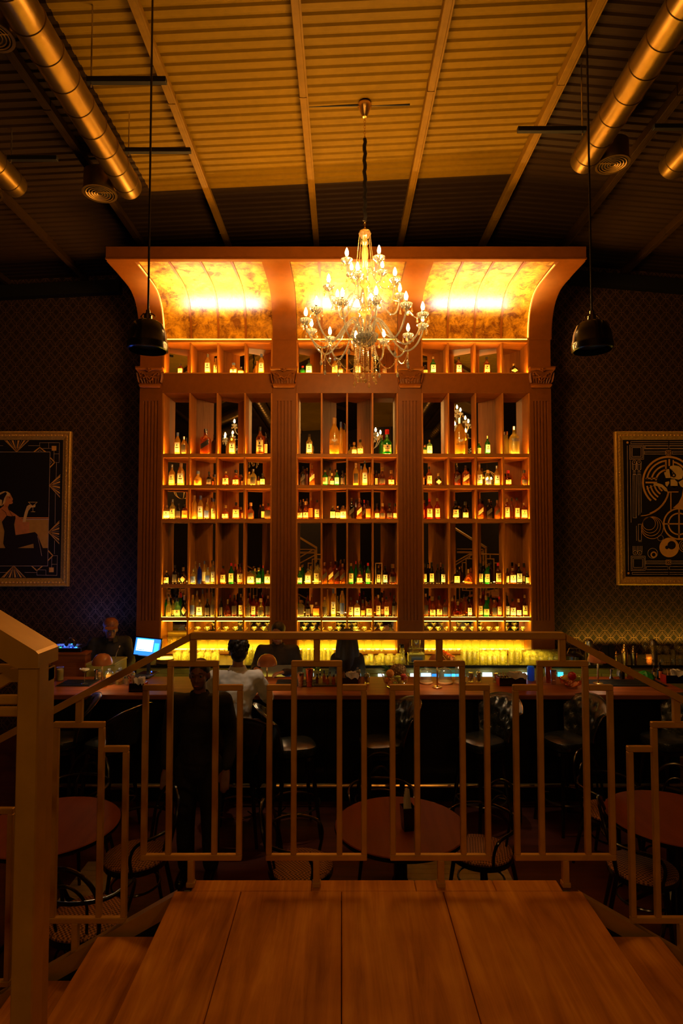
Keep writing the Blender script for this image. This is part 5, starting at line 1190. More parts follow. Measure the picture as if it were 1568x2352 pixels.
# DJ controller on its wooden stand, far left
gx0, gx1 = PX(84, 7.3, 1520), PX(196, 7.3, 1520); zt_ = PZ(1500, 7.3)
t = thing('dj_stand', 'dark wooden stand under the music controller at the far left', 'stand', (gx0, 7.3, 0)); w = gx1 - gx0
obj('top', M().cbox(0, w, 0, .5, zt_ - .03, zt_, .004), 'counter_wood', t); obj('front', M().box(.01, w - .01, .01, .03, 0, zt_ - .03), 'counter_wood', t); obj('side', M().box(w - .03, w - .01, .03, .48, 0, zt_ - .03), 'counter_wood', t); obj('side', M().box(.01, .03, .03, .48, 0, zt_ - .03), 'counter_wood', t)
t = thing('dj_controller', 'music controller with blue, green and red lights on the far left stand', 'music controller', (gx0 + .05, 7.34, zt_ + .0005)); obj('case', M().cbox(0, w - .12, 0, .32, 0, .05, .006), 'black_lacquer', t)
for q in range(2): m = M(); m.lathe([(0, .05), (.075, .05), (.075, .062), (.02, .066), (0, .066)], 24, (.12 + q * (w - .38), .16, 0)); obj('jog_wheel', m, 'steel', t)
rr = random.Random(9)
for q in range(22):
    x = .03 + rr.random() * (w - .2); y = .0 + rr.random() * .28; obj('lit_button', M().box(x, x + .018, y, y + .014, .05, .058), ['led_blue', 'led_blue', 'led_green', 'screen_cyan', 'cap_red', 'black_rubber'][q % 6], t)
obj('front_lights', M().box(.02, .16, -.004, 0, .012, .022), 'led_blue', t); lamp('AREA', 'controller_light', (gx0 + .1, 7.5, zt_ + .10), 3.2, (.06, .16, 1.0), .3, rot=(R(180), 0, 0), size_y=.2)
lamp('POINT', 'controller_glow', (gx0 + .0, 8.1, zt_ + .25), 1.1, (.12, .22, 1.0), .15)
hp = PX(153, 7.3, 1505); t = thing('headphones', 'gold-trimmed headphones standing on the music controller', 'headphones', (hp, 7.40, zt_ + .0515)); obj('headband', M().tube([(.05 * cos(a_), .0, .05 + .06 * sin(a_)) for a_ in [pi * k / 10 for k in range(11)]], .005, 6), 'brass', t)
for s2 in (-1, 1): m = M(); m.lathe([(0, -.012), (.03, -.012), (.036, 0), (.03, .012), (0, .012)], 16, mat=T(s2 * .05, 0, .045) @ RY(pi / 2)); obj('ear_cup', m, 'black_rubber', t)
a = G(181, 1560); b = G(238, 1560); t = thing('olive_chest', 'olive box behind the coupe glass at the left end', 'box', (a.x, 6.95, ZK - .25)); obj('body', M().cbox(0, b.x - a.x + .05, 0, .40, .0, .36, .006), 'olive_paint', t); obj('lid', M().cbox(-.005, b.x - a.x + .055, -.005, .405, .36, .385, .005), 'olive_paint', t)
t = thing('gooseneck_mic', 'thin gooseneck microphone rising behind the left lamp', 'microphone', (PX(258, 7.2, 1510), 7.25, ZK - .2)); obj('neck', M().tube([(0, 0, 0), (.0, 0, .25), (.03, 0, .40), (.06, 0, .47)], .005, 6), 'steel', t); m = M(); m.sphere((.063, 0, .475), .013, 10, 7); obj('head', m, 'chrome', t); obj('foot', M().cbox(-.04, .04, -.04, .04, -.01, .0, .003), 'black_lacquer', t)

# ================================================================== tufted bar stools
def make_stool():
    t = thing('bar_stool', 'x', 'bar stool'); zs_ = .80
    def seatf(u, v): return None
    m = M(); m.lathe([(0, -.055), (.155, -.055), (.185, -.04), (.195, -.005), (.185, .03), (.15, .048), (.07, .055), (0, .056)], 32, (0, 0, zs_ - .02), sx=1.0, sy=1.0, power=3.6); obj('seat', m, 'leather', t)
    m = M(); m.lathe([(.14, zs_ - .11), (.17, zs_ - .11), (.175, zs_ - .075), (.14, zs_ - .075)], 24, power=3.6); obj('seat_frame', m, 'black_lacquer', t)
    # curved back: grid wraps the rear (+X side), inner face tufted
    def bf(inner):
        def fn(u, v):
            a = (u - .5) * 1.75; ea = abs(a) / .875
            top = .385 - .10 * ea ** 2.2; h = v * top; lean = .02 + .26 * (v ** 1.5) * .42
            r = .19 + lean + (0 if inner else .045 * (1 - .15 * v))
            roll = .0
            if v > .86: q = (v - .86) / .14; roll = .045 * q * q
            r += roll if inner else roll * .6
            d = 0
            if inner:
                gu, gv = u * 5, v * 3.2 + .3
                for ii in range(-1, 7):
                    for jj in range(0, 4):
                        bu = ii + .5 * (jj % 2); dd = ((gu - bu) ** 2 * 1.0 + (gv - jj) ** 2 * 1.2); d += .022 * math.exp(-dd * 14)
                s1 = abs(((gu + gv * .5) % 1) - .5); d += 0
            r += d
            return (r * cos(a) * 1.0 + .0, r * sin(a) * 1.0, zs_ + .0 + h)
        return fn
    m = M(); nu, nv = 40, 20; m.grid(bf(True), nu, nv); n0 = len(m.v); m.grid(bf(False), nu, nv)
    W_ = nu + 1
    for i in range(nu): m.f.append((nv * W_ + i, nv * W_ + i + 1, n0 + nv * W_ + i + 1, n0 + nv * W_ + i)); m.f.append((i, n0 + i, n0 + i + 1, i + 1))
    for j in range(nv):
        for e in (0, nu): m.f.append((j * W_ + e, (j + 1) * W_ + e, n0 + (j + 1) * W_ + e, n0 + j * W_ + e))
    bo = obj('backrest', m, 'leather', t, ang=60)
    f = bf(True)
    for ii in range(0, 6):
        for jj in range(1, 3 + 1):
            u = (ii + .5 * (jj % 2)) / 5; v = (jj - .3) / 3.2
            if 0.04 < u < .96 and v < .93:
                q = f(u, v); s2 = M(); s2.sphere((q[0] - .004 * cos((u - .5) * 1.75), q[1], q[2]), .007, 7, 5); obj('button', s2, 'leather', bo)
    fo = bf(False); edge = [fo(0, k / 10) for k in range(11)] + [fo(k / 20, 1) for k in range(1, 20)] + [fo(1, 1 - k / 10) for k in range(11)]
    obj('piping', M().tube([(x, y, z) for x, y, z in edge], .006, 6), 'dark_nickel', bo)
    for sx2 in (-1, 1):
        for sy2 in (-1, 1): obj('leg', M().tube([(sx2 * .13, sy2 * .13, zs_ - .09), (sx2 * .20, sy2 * .20, .0)], [.022, .014], 10), 'black_lacquer', t)
    obj('foot_ring', M().tube([(.235 * cos(a), .235 * sin(a), .27) for a in [2 * pi * k / 36 for k in range(36)]], .009, 7, closed=True), 'dark_nickel', t)
    for k in range(4): a = pi / 4 + k * pi / 2; obj('ring_bracket', M().tube([(.15 * cos(a), .15 * sin(a), .28), (.235 * cos(a), .235 * sin(a), .27)], .006, 6), 'dark_nickel', t)
    return t
st0 = make_stool(); used = False
for px, py, rz, lb in [(252, 1696, -25, 'black tufted leather bar stool left of the dark-clothed standing person, back to the right'), (132, 1690, 25, 'black leather bar stool at the far left behind the sloping railing'), (677, 1702, 196, 'black leather bar stool right of the white-shirted man, back to the left'),
        (873, 1697, 14, 'brown-lit leather bar stool under the fruit basket, back to the right'), (1104, 1692, 30, 'leather bar stool with its deep-tufted back facing us, below the right jars'), (1296, 1690, 20, 'leather bar stool below the bowl of apples, back to the right'), (1520, 1684, 18, 'green-lit leather bar stool at the right picture edge'), (552, 1712, 90, 'bar stool under the seated white-shirted man')]:
    g = G(px, py, .83); s_ = st0 if not used else copy_tree(st0); used = True
    s_.location = (g.x, min(g.y, 5.84), 0); s_.rotation_euler = (0, 0, R(rz)); s_['label'] = lb; s_['category'] = 'bar stool'; s_['group'] = 'tufted leather bar stools'
    if px == 552: s_.location = (PX(549, 5.62, 1700), 5.58, 0); s_.rotation_euler = (0, 0, R(-90))

# ================================================================== bentwood chairs and round tables
def make_chair():
    t = thing('bistro_chair', 'x', 'chair'); zc = .455
    m = M(); m.lathe([(0, -.005), (.20, -.005), (.222, .004), (.222, .014), (.20, .026), (.12, .034), (0, .037)], 36, (0, 0, zc)); obj('seat', m, 'woven_cane', t, ang=60)
    m = M(); m.lathe([(.195, -.035), (.222, -.035), (.226, -.015), (.222, .004), (.195, .004)], 36, (0, 0, zc), cap=False); obj('seat_ring', m, 'black_lacquer', t)
    for a in (40, -40): obj('leg', M().tube([(-.17 * cos(R(a)), .17 * sin(R(a)) * 1.2, zc - .02), (-.22 * cos(R(a)), .22 * sin(R(a)) * 1.3, 0)], [.016, .012], 9), 'black_lacquer', t)
    for s2 in (-1, 1): obj('leg', M().tube([(.16, s2 * .13, zc), (.20, s2 * .15, .25), (.25, s2 * .17, 0)], [.016, .015, .012], 9), 'black_lacquer', t)
    hoop = [(.16, -.16, zc)] + [(.20 + .07 * sin(q), -.185 * cos(q), zc + .20 + .235 * sin(q)) for q in [pi * k / 18 for k in range(19)]] + [(.16, .16, zc)]
    obj('back_hoop', M().tube(catmull(hoop, 2), .0125, 8), 'black_lacquer', t)
    h2 = [(.16, -.09, zc + .01)] + [(.19 + .06 * sin(q), -.105 * cos(q), zc + .18 + .15 * sin(q)) for q in [pi * k / 12 for k in range(13)]] + [(.16, .09, zc + .01)]
    obj('inner_hoop', M().tube(catmull(h2, 2), .009, 8), 'black_lacquer', t)
    arm = [(-.10, -.205, zc), (-.12, -.235, zc + .12), (-.08, -.255, zc + .20), (.05, -.26, zc + .225), (.17, -.21, zc + .23), (.235, -.10, zc + .235), (.25, 0, zc + .235), (.235, .10, zc + .235), (.17, .21, zc + .23), (.05, .26, zc + .225), (-.08, .255, zc + .20), (-.12, .235, zc + .12), (-.10, .205, zc)]
    obj('arm_rail', M().tube(catmull(arm, 4), .0115, 8), 'black_lacquer', t)
    obj('stretcher_ring', M().tube([(.165 * cos(a) , .165 * sin(a), .27) for a in [2 * pi * k / 28 for k in range(28)]], .008, 6, closed=True), 'black_lacquer', t)
    return t
ch0 = make_chair(); used = False
TB = [(919, 1893, .45, 'round red-brown bistro table with the black napkin holder'), (118, 1893, .45, 'dark round bistro table behind the left newel post'), (1545, 1875, .45, 'dark round bistro table at the right picture edge')]
tc = []
for px, py, r, lb in TB:
    g = G(px, py, .75); tc.append(g); t = thing('bistro_table', lb, 'table', (g.x, g.y, 0), 0, 'round bistro tables')
    m = M(); m.lathe([(0, .722), (r - .012, .722), (r, .732), (r, .745), (r - .006, .75), (0, .75)], 56); obj('tabletop', m, 'table_wood', t, ang=30); m = M(); m.lathe([(r - .02, .712), (r + .001, .720), (r + .004, .733), (r + .001, .745), (r - .0, .744)], 56, cap=False); obj('edge_band', m, 'black_lacquer', t)
    obj('pedestal', M().lathe([(0, .06), (.045, .06), (.05, .10), (.045, .68), (.09, .712), (0, .712)], 16), 'black_lacquer', t)
    for k in range(4): a = pi / 4 + k * pi / 2; obj('leg', M().tube([(.04 * cos(a), .04 * sin(a), .40), (.12 * cos(a), .12 * sin(a), .20), (.28 * cos(a), .28 * sin(a), .06), (.34 * cos(a), .34 * sin(a), .012)], [.014, .016, .015, .012], 8), 'black_lacquer', t)
for px, py, dx, dy, lb in [(313, 1962, .8, .6, 'woven-seat bentwood chair at left, its seat showing through the first railing frame'), (690, 1985, -1, .1, 'woven-seat bentwood chair whose seat shows just over the landing edge'), (1104, 1950, .59, .40, 'woven-seat bentwood chair right of the middle table'),
        (1474, 1990, -.85, .35, 'woven-seat bentwood chair nearest at the right, over the plaid carpet'), (1535, 1905, .7, .7, 'woven-seat bentwood chair partly hidden behind the right railing frame'), (198, 2105, -.1, -1, 'woven-seat bentwood chair nearest at the left, beneath the sloping railing'),
        (878, 1845, .05, 1, 'bentwood chair behind the middle table, only its hoops showing'), (1404, 1862, -.6, .8, 'bentwood chair behind the right table with thin lit hoop'), (168, 1868, .2, 1, 'bentwood chair behind the left table with thin lit hoop')]:
    g = G(px, py, .47); s_ = ch0 if not used else copy_tree(ch0); used = True
    if px == 878: g = Vector((PX(875, 4.95, 1850), 4.92, 0))
    s_.location = (g.x, g.y, 0); s_.rotation_euler = (0, 0, math.atan2(dy, dx)); s_['label'] = lb; s_['category'] = 'chair'; s_['group'] = 'bentwood chairs'
# napkin holder on the middle table
g = G(936, 1905, .75); t = thing('napkin_holder', 'black tapered napkin holder on the middle table', 'napkin holder', (g.x, g.y, .7505)); m = M(); m.lathe([(0, 0), (.045, 0), (.048, .005), (.062, .155), (.058, .155), (.043, .012), (0, .012)], 4, a0=pi / 4 + .2, a1=2 * pi + pi / 4 + .2, cap=False); m.f.append((0, 1, 2, 3)); obj('holder', m, 'black_lacquer', t, smooth=False)
m = M()
for q in range(4): m.grid(lambda u, v: (-.03 + .06 * u * (1 - .5 * v) + .004 * q, -.02 + .012 * q + .01 * sin(u * 4), .02 + (.20 + .015 * q) * v), 4, 4)
n_ = tag(obj('paper_napkins', m, 'paper', None, loc=(g.x, g.y, .7505)), 'pale paper napkins standing in the holder on the middle table', 'napkins'); n_['kind'] = 'stuff'
# carpet and pale tiles
tag(obj('plaid_carpet', M().box(-3.5, 3.5, 1.2, 3.72, .0005, .008), 'plaid_carpet'), 'dark carpet with pale plaid lines on the lower floor', 'carpet')
a = G(935, 2016, .0); b = G(1085, 1975, .0); pt_ = thing('pale_tiles', 'pale striped floor boards under the middle table', 'floor tiles', (a.x, a.y - .1, .0085))
for q in range(10): obj('tile', M().cbox(0, b.x - a.x + .25, q * .07, q * .07 + .067, -.008, .002, .001), 'pale_tile', pt_)
a = G(130, 2075, .0); pt_ = thing('pale_tiles', 'pale striped floor boards beside the nearest left chair', 'floor tiles', (a.x, a.y, .0085))
for q in range(8): obj('tile', M().cbox(0, .30, q * .07, q * .07 + .067, -.0, .004, .001), 'pale_tile', pt_)

# ================================================================== framed art
def art(name, org, sc, cxl, frame, label, build):
    """frame = (left px, right px, top px, bottom px); art drawn as thin flat print on the board"""
    YA = YW - .045
    x0, x1 = PX(frame[0], YA, 1170), PX(frame[1], YA, 1170); z1, z0 = P(frame[1], frame[2], YA).z, P(frame[1], frame[3], YA).z
    t = thing(name, label, 'picture', ((x0 + x1) / 2, YA, z0)); ox, oz = (x0 + x1) / 2, z0; W_, H_ = x1 - x0, z1 - z0; fw = .118
    obj('board', M().box(-W_ / 2 + .03, W_ / 2 - .03, .0, .03, .03, H_ - .03), 'art_black', t)
    prf = [(0, .03), (0, -.02), (.012, -.035), (.03, -.03), (.045, -.012), (.07, -.02), (.085, -.012), (.10, -.004), (fw, .0), (fw, .02)]
    def rail(p0, p1, nx_, nz_):
        m = M()
        for (px_, pz_, cx_, cz_) in ((p0[0], p0[1], p0[2], p0[3]), (p1[0], p1[1], p1[2], p1[3])):
            for d_, y_ in prf: m.v.append((px_ + cx_ * d_, y_, pz_ + cz_ * d_))
        n = len(prf); m.f = [(i, i + 1, n + i + 1, n + i) for i in range(n - 1)]; return m
    c_ = [(-W_ / 2, 0, 1, 1), (W_ / 2, 0, -1, 1), (W_ / 2, H_, -1, -1), (-W_ / 2, H_, 1, -1)]
    for i in range(4):
        o = obj('frame_rail', rail(c_[i], c_[(i + 1) % 4], 0, 0), 'gold_frame', t, ang=30)
        a_, b_ = Vector((c_[i][0] + c_[i][2] * .055, -.022, c_[i][1] + c_[i][3] * .055)), Vector((c_[(i + 1) % 4][0] + c_[(i + 1) % 4][2] * .055, -.022, c_[(i + 1) % 4][1] + c_[(i + 1) % 4][3] * .055))
        L = (b_ - a_).length; n = int(L / .05); m = M()
        for q in range(n):
            p_ = a_.lerp(b_, (q + .5) / n); d_ = (b_ - a_).normalized(); m.sphere(p_, .013, 6, 4, 1, .7, 1); m.sphere(p_ + d_ * .025, .007, 5, 3)
            s2 = Vector((-d_.z, 0, d_.x)) * .014; m.tube([p_ - s2 + d_ * .012, p_ + d_ * .02, p_ + s2 + d_ * .012], .004, 4)
        oo = obj('carved_moulding', m, 'gold_frame', o); oo['kind'] = 'stuff'
        m = M(); n = int(L / .018)
        a2 = a_ - Vector((c_[i][2] * .05, 0, c_[i][3] * .05)); b2 = b_ - Vector((c_[(i + 1) % 4][2] * .05, 0, c_[(i + 1) % 4][3] * .05))
        for q in range(n): m.sphere(a2.lerp(b2, (q + .5) / n) + Vector((0, -.003, 0)), .006, 4, 3)
        oo = obj('bead_moulding', m, 'gold_frame', o); oo['kind'] = 'stuff'
    def pt(x, y, lay): q = P(org[0] + x / sc, org[1] + y / sc, YA - .002 - .0012 * lay); return (q.x - ox, -.002 - .0012 * lay, q.z - oz)
    layers = {}
    def poly(pts, mat, lay=0, nm='print_shape', closed=True):
        key = (nm, mat, lay); m = layers.setdefault(key, M()); v = [pt(x, y, lay) for x, y in pts]; m.add(v, [tuple(range(len(v)))])
    def line(pts, w, mat, lay=1, nm='print_lines'):
        for (xa_, ya_), (xb_, yb_) in zip(pts, pts[1:]):
            d_ = math.hypot(xb_ - xa_, yb_ - ya_) or 1; nx_, ny_ = -(yb_ - ya_) / d_ * w / 2, (xb_ - xa_) / d_ * w / 2; ex, ey = (xb_ - xa_) / d_ * w / 2, (yb_ - ya_) / d_ * w / 2
            poly([(xa_ - ex + nx_, ya_ - ey + ny_), (xb_ + ex + nx_, yb_ + ey + ny_), (xb_ + ex - nx_, yb_ + ey - ny_), (xa_ - ex - nx_, ya_ - ey - ny_)], mat, lay, nm)
    def ring(cx_, cy_, r, w, a0, a1, mat, lay=1, n=None, nm='print_arc'):
        n = n or max(6, int(abs(a1 - a0) / 9)); P_ = lambda a, q: (cx_ + q * cos(R(a)), cy_ - q * sin(R(a)))
        for k in range(n):
            a_, b_ = a0 + (a1 - a0) * k / n, a0 + (a1 - a0) * (k + 1) / n; poly([P_(a_, r - w / 2), P_(a_, r + w / 2), P_(b_, r + w / 2), P_(b_, r - w / 2)], mat, lay, nm)
    def disc(cx_, cy_, r, mat, lay=1): poly([(cx_ + r * cos(R(k * 12)), cy_ + r * sin(R(k * 12))) for k in range(30)], mat, lay)
    build(poly, line, ring, disc)
    for (nm, mt, lay), m in layers.items(): obj(nm, m, mt, t, smooth=False)['kind'] = 'stuff'
plain('art_black', (.010, .007, .006), .5); plain('art_gold', (.85, .42, .07), .5, var=.15, scale=6); plain('art_line', (.75, .50, .30), .6); plain('art_skin', (.75, .26, .05), .6); plain('art_dark', (.014, .006, .005), .6); plain('art_ochre', (.62, .32, .04), .6, var=.1); plain('art_pale', (.90, .58, .16), .6)
def left_art(poly, line, ring, disc):
    cx_ = 160
    def fan(ax, ay, p1, p2, n=8):
        line([p1, (ax, ay), p2], 5, 'art_gold')
        for k in range(n):
            if k % 2 == 0:
                f0, f1 = (k + .25) / n, (k + .95) / n; a_ = (p1[0] + (p2[0] - p1[0]) * f0, p1[1] + (p2[1] - p1[1]) * f0); b_ = (p1[0] + (p2[0] - p1[0]) * f1, p1[1] + (p2[1] - p1[1]) * f1); poly([(ax, ay), a_, b_], 'art_gold', 0, 'print_ray')
            else:
                f0 = (k + .6) / n; line([(ax + (p1[0] + (p2[0] - p1[0]) * f0 - ax) * .35, ay + (p1[1] + (p2[1] - p1[1]) * f0 - ay) * .35), (p1[0] + (p2[0] - p1[0]) * f0, p1[1] + (p2[1] - p1[1]) * f0)], 3, 'art_line')
    fan(175, 360, (50, 238), (305, 238)); fan(145, 1565, (18, 1690), (268, 1690)); fan(520, 715, (638, 600), (632, 838)); fan(513, 1210, (628, 1090), (625, 1332)); fan(-185, 715, (-305, 600), (-300, 838)); fan(-195, 1210, (-312, 1090), (-308, 1332))
    line([(-190, 360), (530, 360), (505, 1568), (-215, 1568), (-190, 360)], 4, 'art_line')
    for mx in (0, 1):
        f = (lambda x: x) if not mx else (lambda x: 330 - x)
        line([(f(420), 300), (f(420), 262), (f(630), 262), (f(625), 472), (f(590), 472)], 3, 'art_line'); line([(f(515), 262), (f(515), 322)], 3, 'art_line'); line([(f(450), 322), (f(550), 322)], 3, 'art_line'); line([(f(572), 345), (f(570), 470)], 3, 'art_line'); line([(f(572), 380), (f(625), 380)], 3, 'art_line')
        poly([(f(548), 296), (f(598), 296), (f(596), 346), (f(548), 346)], 'art_gold'); poly([(f(520), 1584), (f(570), 1584), (f(568), 1634), (f(520), 1634)], 'art_gold')
        line([(f(363), 357), (f(422), 312), (f(478), 357)], 11, 'art_gold', 2); line([(f(537), 425), (f(580), 470), (f(532), 520)], 11, 'art_gold', 2); line([(f(340), 1572), (f(390), 1618), (f(445), 1572)], 11, 'art_gold', 2); line([(f(513), 1408), (f(560), 1458), (f(510), 1508)], 11, 'art_gold', 2)
        line([(f(400), 355), (f(422), 338), (f(440), 355)], 3, 'art_line', 2); line([(f(535), 455), (f(550), 468), (f(532), 486)], 3, 'art_line', 2)
        line([(f(565), 1458), (f(608), 1458), (f(602), 1668), (f(390), 1665), (f(390), 1620)], 3, 'art_line'); line([(f(548), 1480), (f(546), 1582)], 3, 'art_line'); line([(f(548), 1550), (f(606), 1550)], 3, 'art_line'); line([(f(485), 1665), (f(485), 1610), (f(400), 1608)], 3, 'art_line')
        line([(f(300), 293), (f(420), 293)], 3, 'art_line'); line([(f(598), 470), (f(594), 640)], 3, 'art_line'); line([(f(585), 800), (f(582), 1120)], 3, 'art_line'); line([(f(578), 1300), (f(576), 1440)], 3, 'art_line'); line([(f(262), 1635), (f(390), 1637)], 3, 'art_line')
    poly([(-205, 1078), (513, 1078), (505, 1378), (-210, 1378)], 'art_ochre', 0); poly([(-205, 1050), (513, 1052), (513, 1064), (-205, 1062)], 'art_skin', 0); line([(-205, 1074), (513, 1074)], 10, 'art_line', 0)
    poly([(160, 1100), (310, 1100), (310, 1230), (160, 1240)], 'art_skin', 1)
    poly([(-210, 1378), (505, 1378), (505, 1560), (-210, 1560)], 'art_dark', 1)
    poly([(0, 960), (40, 930), (82, 935), (88, 970), (165, 1020), (242, 1078), (246, 1112), (200, 1102), (150, 1100), (100, 1120), (20, 1100), (-40, 1000)], 'art_skin', 2)
    poly([(40, 930), (35, 830), (60, 790), (105, 795), (122, 830), (138, 860), (130, 880), (138, 900), (120, 912), (96, 915), (84, 945)], 'art_skin', 2)
    poly([(-60, 860), (-20, 800), (40, 776), (80, 780), (106, 800), (104, 825), (70, 830), (52, 900), (20, 930), (-30, 930)], 'art_pale', 3); poly([(-30, 830), (60, 782), (74, 800), (45, 850), (30, 900), (18, 930), (22, 870), (-30, 850)], 'art_dark', 4)
    line([(97, 842), (110, 848)], 5, 'art_dark', 4); line([(122, 880), (132, 882)], 5, 'cap_red', 4)
    poly([(238, 1104), (262, 1000), (285, 935), (310, 918), (345, 930), (378, 918), (372, 945), (330, 948), (300, 985), (268, 1104)], 'art_pale', 3)
    poly([(300, 892), (395, 892), (352, 930), (340, 930)], 'art_dark', 4); line([(300, 892), (395, 892), (350, 930), (340, 930), (300, 892)], 5, 'art_pale', 5); line([(348, 930), (348, 992)], 5, 'art_pale', 5); line([(330, 994), (370, 994)], 6, 'art_pale', 5)
    poly([(20, 1100), (70, 1035), (115, 1042), (162, 1038), (165, 1060), (150, 1130), (165, 1242), (290, 1222), (370, 1208), (395, 1232), (430, 1320), (480, 1440), (445, 1462), (420, 1400), (358, 1380), (355, 1332), (280, 1352), (150, 1388), (60, 1386), (35, 1330), (48, 1200)], 'art_dark', 4)
    line([(20, 970), (60, 1000), (72, 1036)], 4, 'art_dark', 4); line([(90, 968), (115, 1010), (130, 1038)], 4, 'art_dark', 4); line([(398, 1250), (425, 1370), (442, 1460)], 4, 'art_line', 5)
art('framed_picture', (0, 960), 4.612, 0, (-92, 161, 991.5, 1347), 'gold-framed picture at left of a seated woman raising a cocktail glass', left_art)
def right_art(poly, line, ring, disc):
    A = 'art_gold'; Lm = 'art_line'; L_ = lambda pts, w=4, m=Lm: line(pts, w, m)
    cx_ = 1413
    for mx in (0, 1):
        f = (lambda x: x) if not mx else (lambda x: 2 * cx_ + 10 - x)
        def rect(x0, y0, x1, y1, w=4): line([(f(x0), y0), (f(x1), y0), (f(x1), y1), (f(x0), y1), (f(x0), y0)], w, Lm)
        disc(f(980), 260, 12, A); disc(f(990), 1645, 12, A)
        L_([(f(1015), 250), (f(1410), 250)]); L_([(f(1015), 272), (f(1410), 272)]); L_([(f(1015), 250), (f(1015), 272)])
        L_([(f(978), 295), (f(990), 1615)]); rect(1003, 288, 1152, 438); rect(1016, 301, 1140, 424); rect(1030, 314, 1124, 408)
        rect(1162, 290, 1410, 328); rect(1170, 298, 1410, 320, 3); rect(1160, 353, 1382, 384); L_([(f(1165), 368), (f(1382), 368)], 3)
        for ex in (1030, 1080): ring(f(ex + 23), 470, 22, 4, 0, 360, Lm); L_([(f(ex), 470), (f(ex), 540), (f(ex + 22), 562), (f(ex + 46), 540), (f(ex + 46), 470)]); L_([(f(ex + 12), 490), (f(ex + 12), 545)]); L_([(f(ex + 34), 490), (f(ex + 34), 545)]); disc(f(ex + 23), 468, 6, A); L_([(f(ex + 8), 568), (f(ex + 38), 568)]); L_([(f(ex + 8), 582), (f(ex + 38), 582)], 3); L_([(f(ex + 8), 596), (f(ex + 38), 596)])
        L_([(f(1010), 450), (f(1018), 1105)]); rect(1040, 600, 1074, 1058); L_([(f(1056), 600), (f(1060), 1058)], 3); L_([(f(1090), 600), (f(1098), 1030)]); L_([(f(1106), 600), (f(1112), 1020)], 3); L_([(f(1122), 600), (f(1128), 1000)])
        L_([(f(1074), 1145), (f(1076), 1298)]); rect(1096, 1125, 1128, 1298); L_([(f(1098), 1310), (f(1130), 1310)], 3)
        for ex in (1040, 1088): ring(f(ex + 22), 1428, 22, 4, 0, 360, Lm); L_([(f(ex), 1358), (f(ex), 1420)]); L_([(f(ex + 14), 1358), (f(ex + 14), 1410)]); L_([(f(ex + 30), 1358), (f(ex + 30), 1410)]); L_([(f(ex + 46), 1358), (f(ex + 46), 1420)]); disc(f(ex + 22), 1430, 6, A)
        rect(1018, 1464, 1168, 1616); rect(1030, 1477, 1155, 1603); rect(1044, 1492, 1140, 1584); rect(1175, 1515, 1398, 1545); L_([(f(1180), 1530), (f(1398), 1530)], 3); rect(1180, 1575, 1410, 1606); L_([(f(1030), 1635), (f(1410), 1635)]); L_([(f(1030), 1657), (f(1410), 1657)]); L_([(f(1030), 1635), (f(1030), 1657)])
    for yy in (370, 1530): line([(1388, yy - 25), (1440, yy - 25), (1440, yy + 25), (1388, yy + 25), (1388, yy - 25)], 5, A); ring(1414, yy, 17, 5, 0, 360, A); disc(1414, yy, 6, A)
    c0 = (1412, 680); ring(*c0, 268, 20, -10, 227, A); 
    for r in (228, 180, 133): ring(*c0, r, 18, 98, 172, A)
    line([(1387, 452), (1387, 545)], 16, A); line([(1422, 445), (1422, 500)], 18, A); line([(1465, 452), (1465, 520)], 14, A); ring(*c0, 222, 18, 10, 76, A); ring(*c0, 180, 18, 14, 70, A)
    line([(1180, 640), (1285, 640)], 14, A); line([(1180, 684), (1285, 684)], 18, A)
    for r in (228, 190, 150, 112): ring(*c0, r, 17, 190, 190 + 46, A)
    poly([(1420, 540), (1432, 512), (1470, 502), (1520, 508), (1552, 530), (1575, 575), (1560, 640), (1520, 655), (1480, 645), (1440, 640), (1435, 620)], 'art_pale', 3); poly([(1415, 540), (1455, 550), (1455, 600), (1440, 636), (1385, 636), (1380, 615), (1372, 600), (1368, 575), (1385, 572), (1395, 545)], 'art_pale', 3)
    line([(1408, 520), (1470, 580)], 10, 'art_dark', 4); ring(1470, 607, 17, 14, 0, 360, 'art_dark', 4); poly([(1436, 650), (1480, 650), (1510, 680), (1512, 720), (1475, 742), (1436, 720)], 'art_pale', 3)
    poly([(1380, 680), (1420, 670), (1424, 690), (1400, 730), (1382, 710)], 'art_pale', 3); poly([(1520, 680), (1570, 650), (1600, 680), (1600, 760), (1540, 720)], 'art_pale', 3)
    line([(1180, 756), (1290, 700)], 4, 'art_pale', 3); poly([(1255, 690), (1300, 690), (1350, 705), (1395, 745), (1412, 782), (1375, 775), (1340, 735), (1260, 712)], 'art_pale', 3)
    poly([(1420, 720), (1530, 720), (1545, 780), (1400, 780)], 'art_dark', 3); line([(1405, 784), (1515, 784)], 10, A, 4); ring(1110, 720, 308, 8, -70, -12, A); ring(1110, 720, 318, 8, -88, -12, A); line([(1440, 790), (1440, 975)], 12, A)
    poly([(1570, 740), (1700, 740), (1720, 960), (1460, 955), (1520, 900), (1555, 830)], A, 2)
    c1 = (1526, 1122)
    ring(*c1, 162, 16, 0, 360, A); ring(*c1, 112, 15, 0, 360, A); line([(c1[0], 975), (c1[0], 1270)], 14, A); line([(1378, 1122), (1680, 1122)], 14, A)
    for r, dx, dy in ((117, 0, 0), (100, -13, -14), (84, -24, -28), (68, -34, -44)): ring(1243 + dx, 1162 + dy, r, 5, 0, 360, 'art_gold')
    disc(1422, 1372, 104, A, 1); disc(1448, 1348, 44, 'art_dark', 2); disc(1398, 1371, 19, 'art_dark', 2); ring(1247, 1433, 52, 4, 0, 360, Lm); ring(1258, 1448, 27, 13, 0, 360, A); ring(1330, 1272, 30, 3, 0, 360, Lm)
    for r in (66, 46, 28): ring(1590, 1355, r, 5, 0, 360, A)
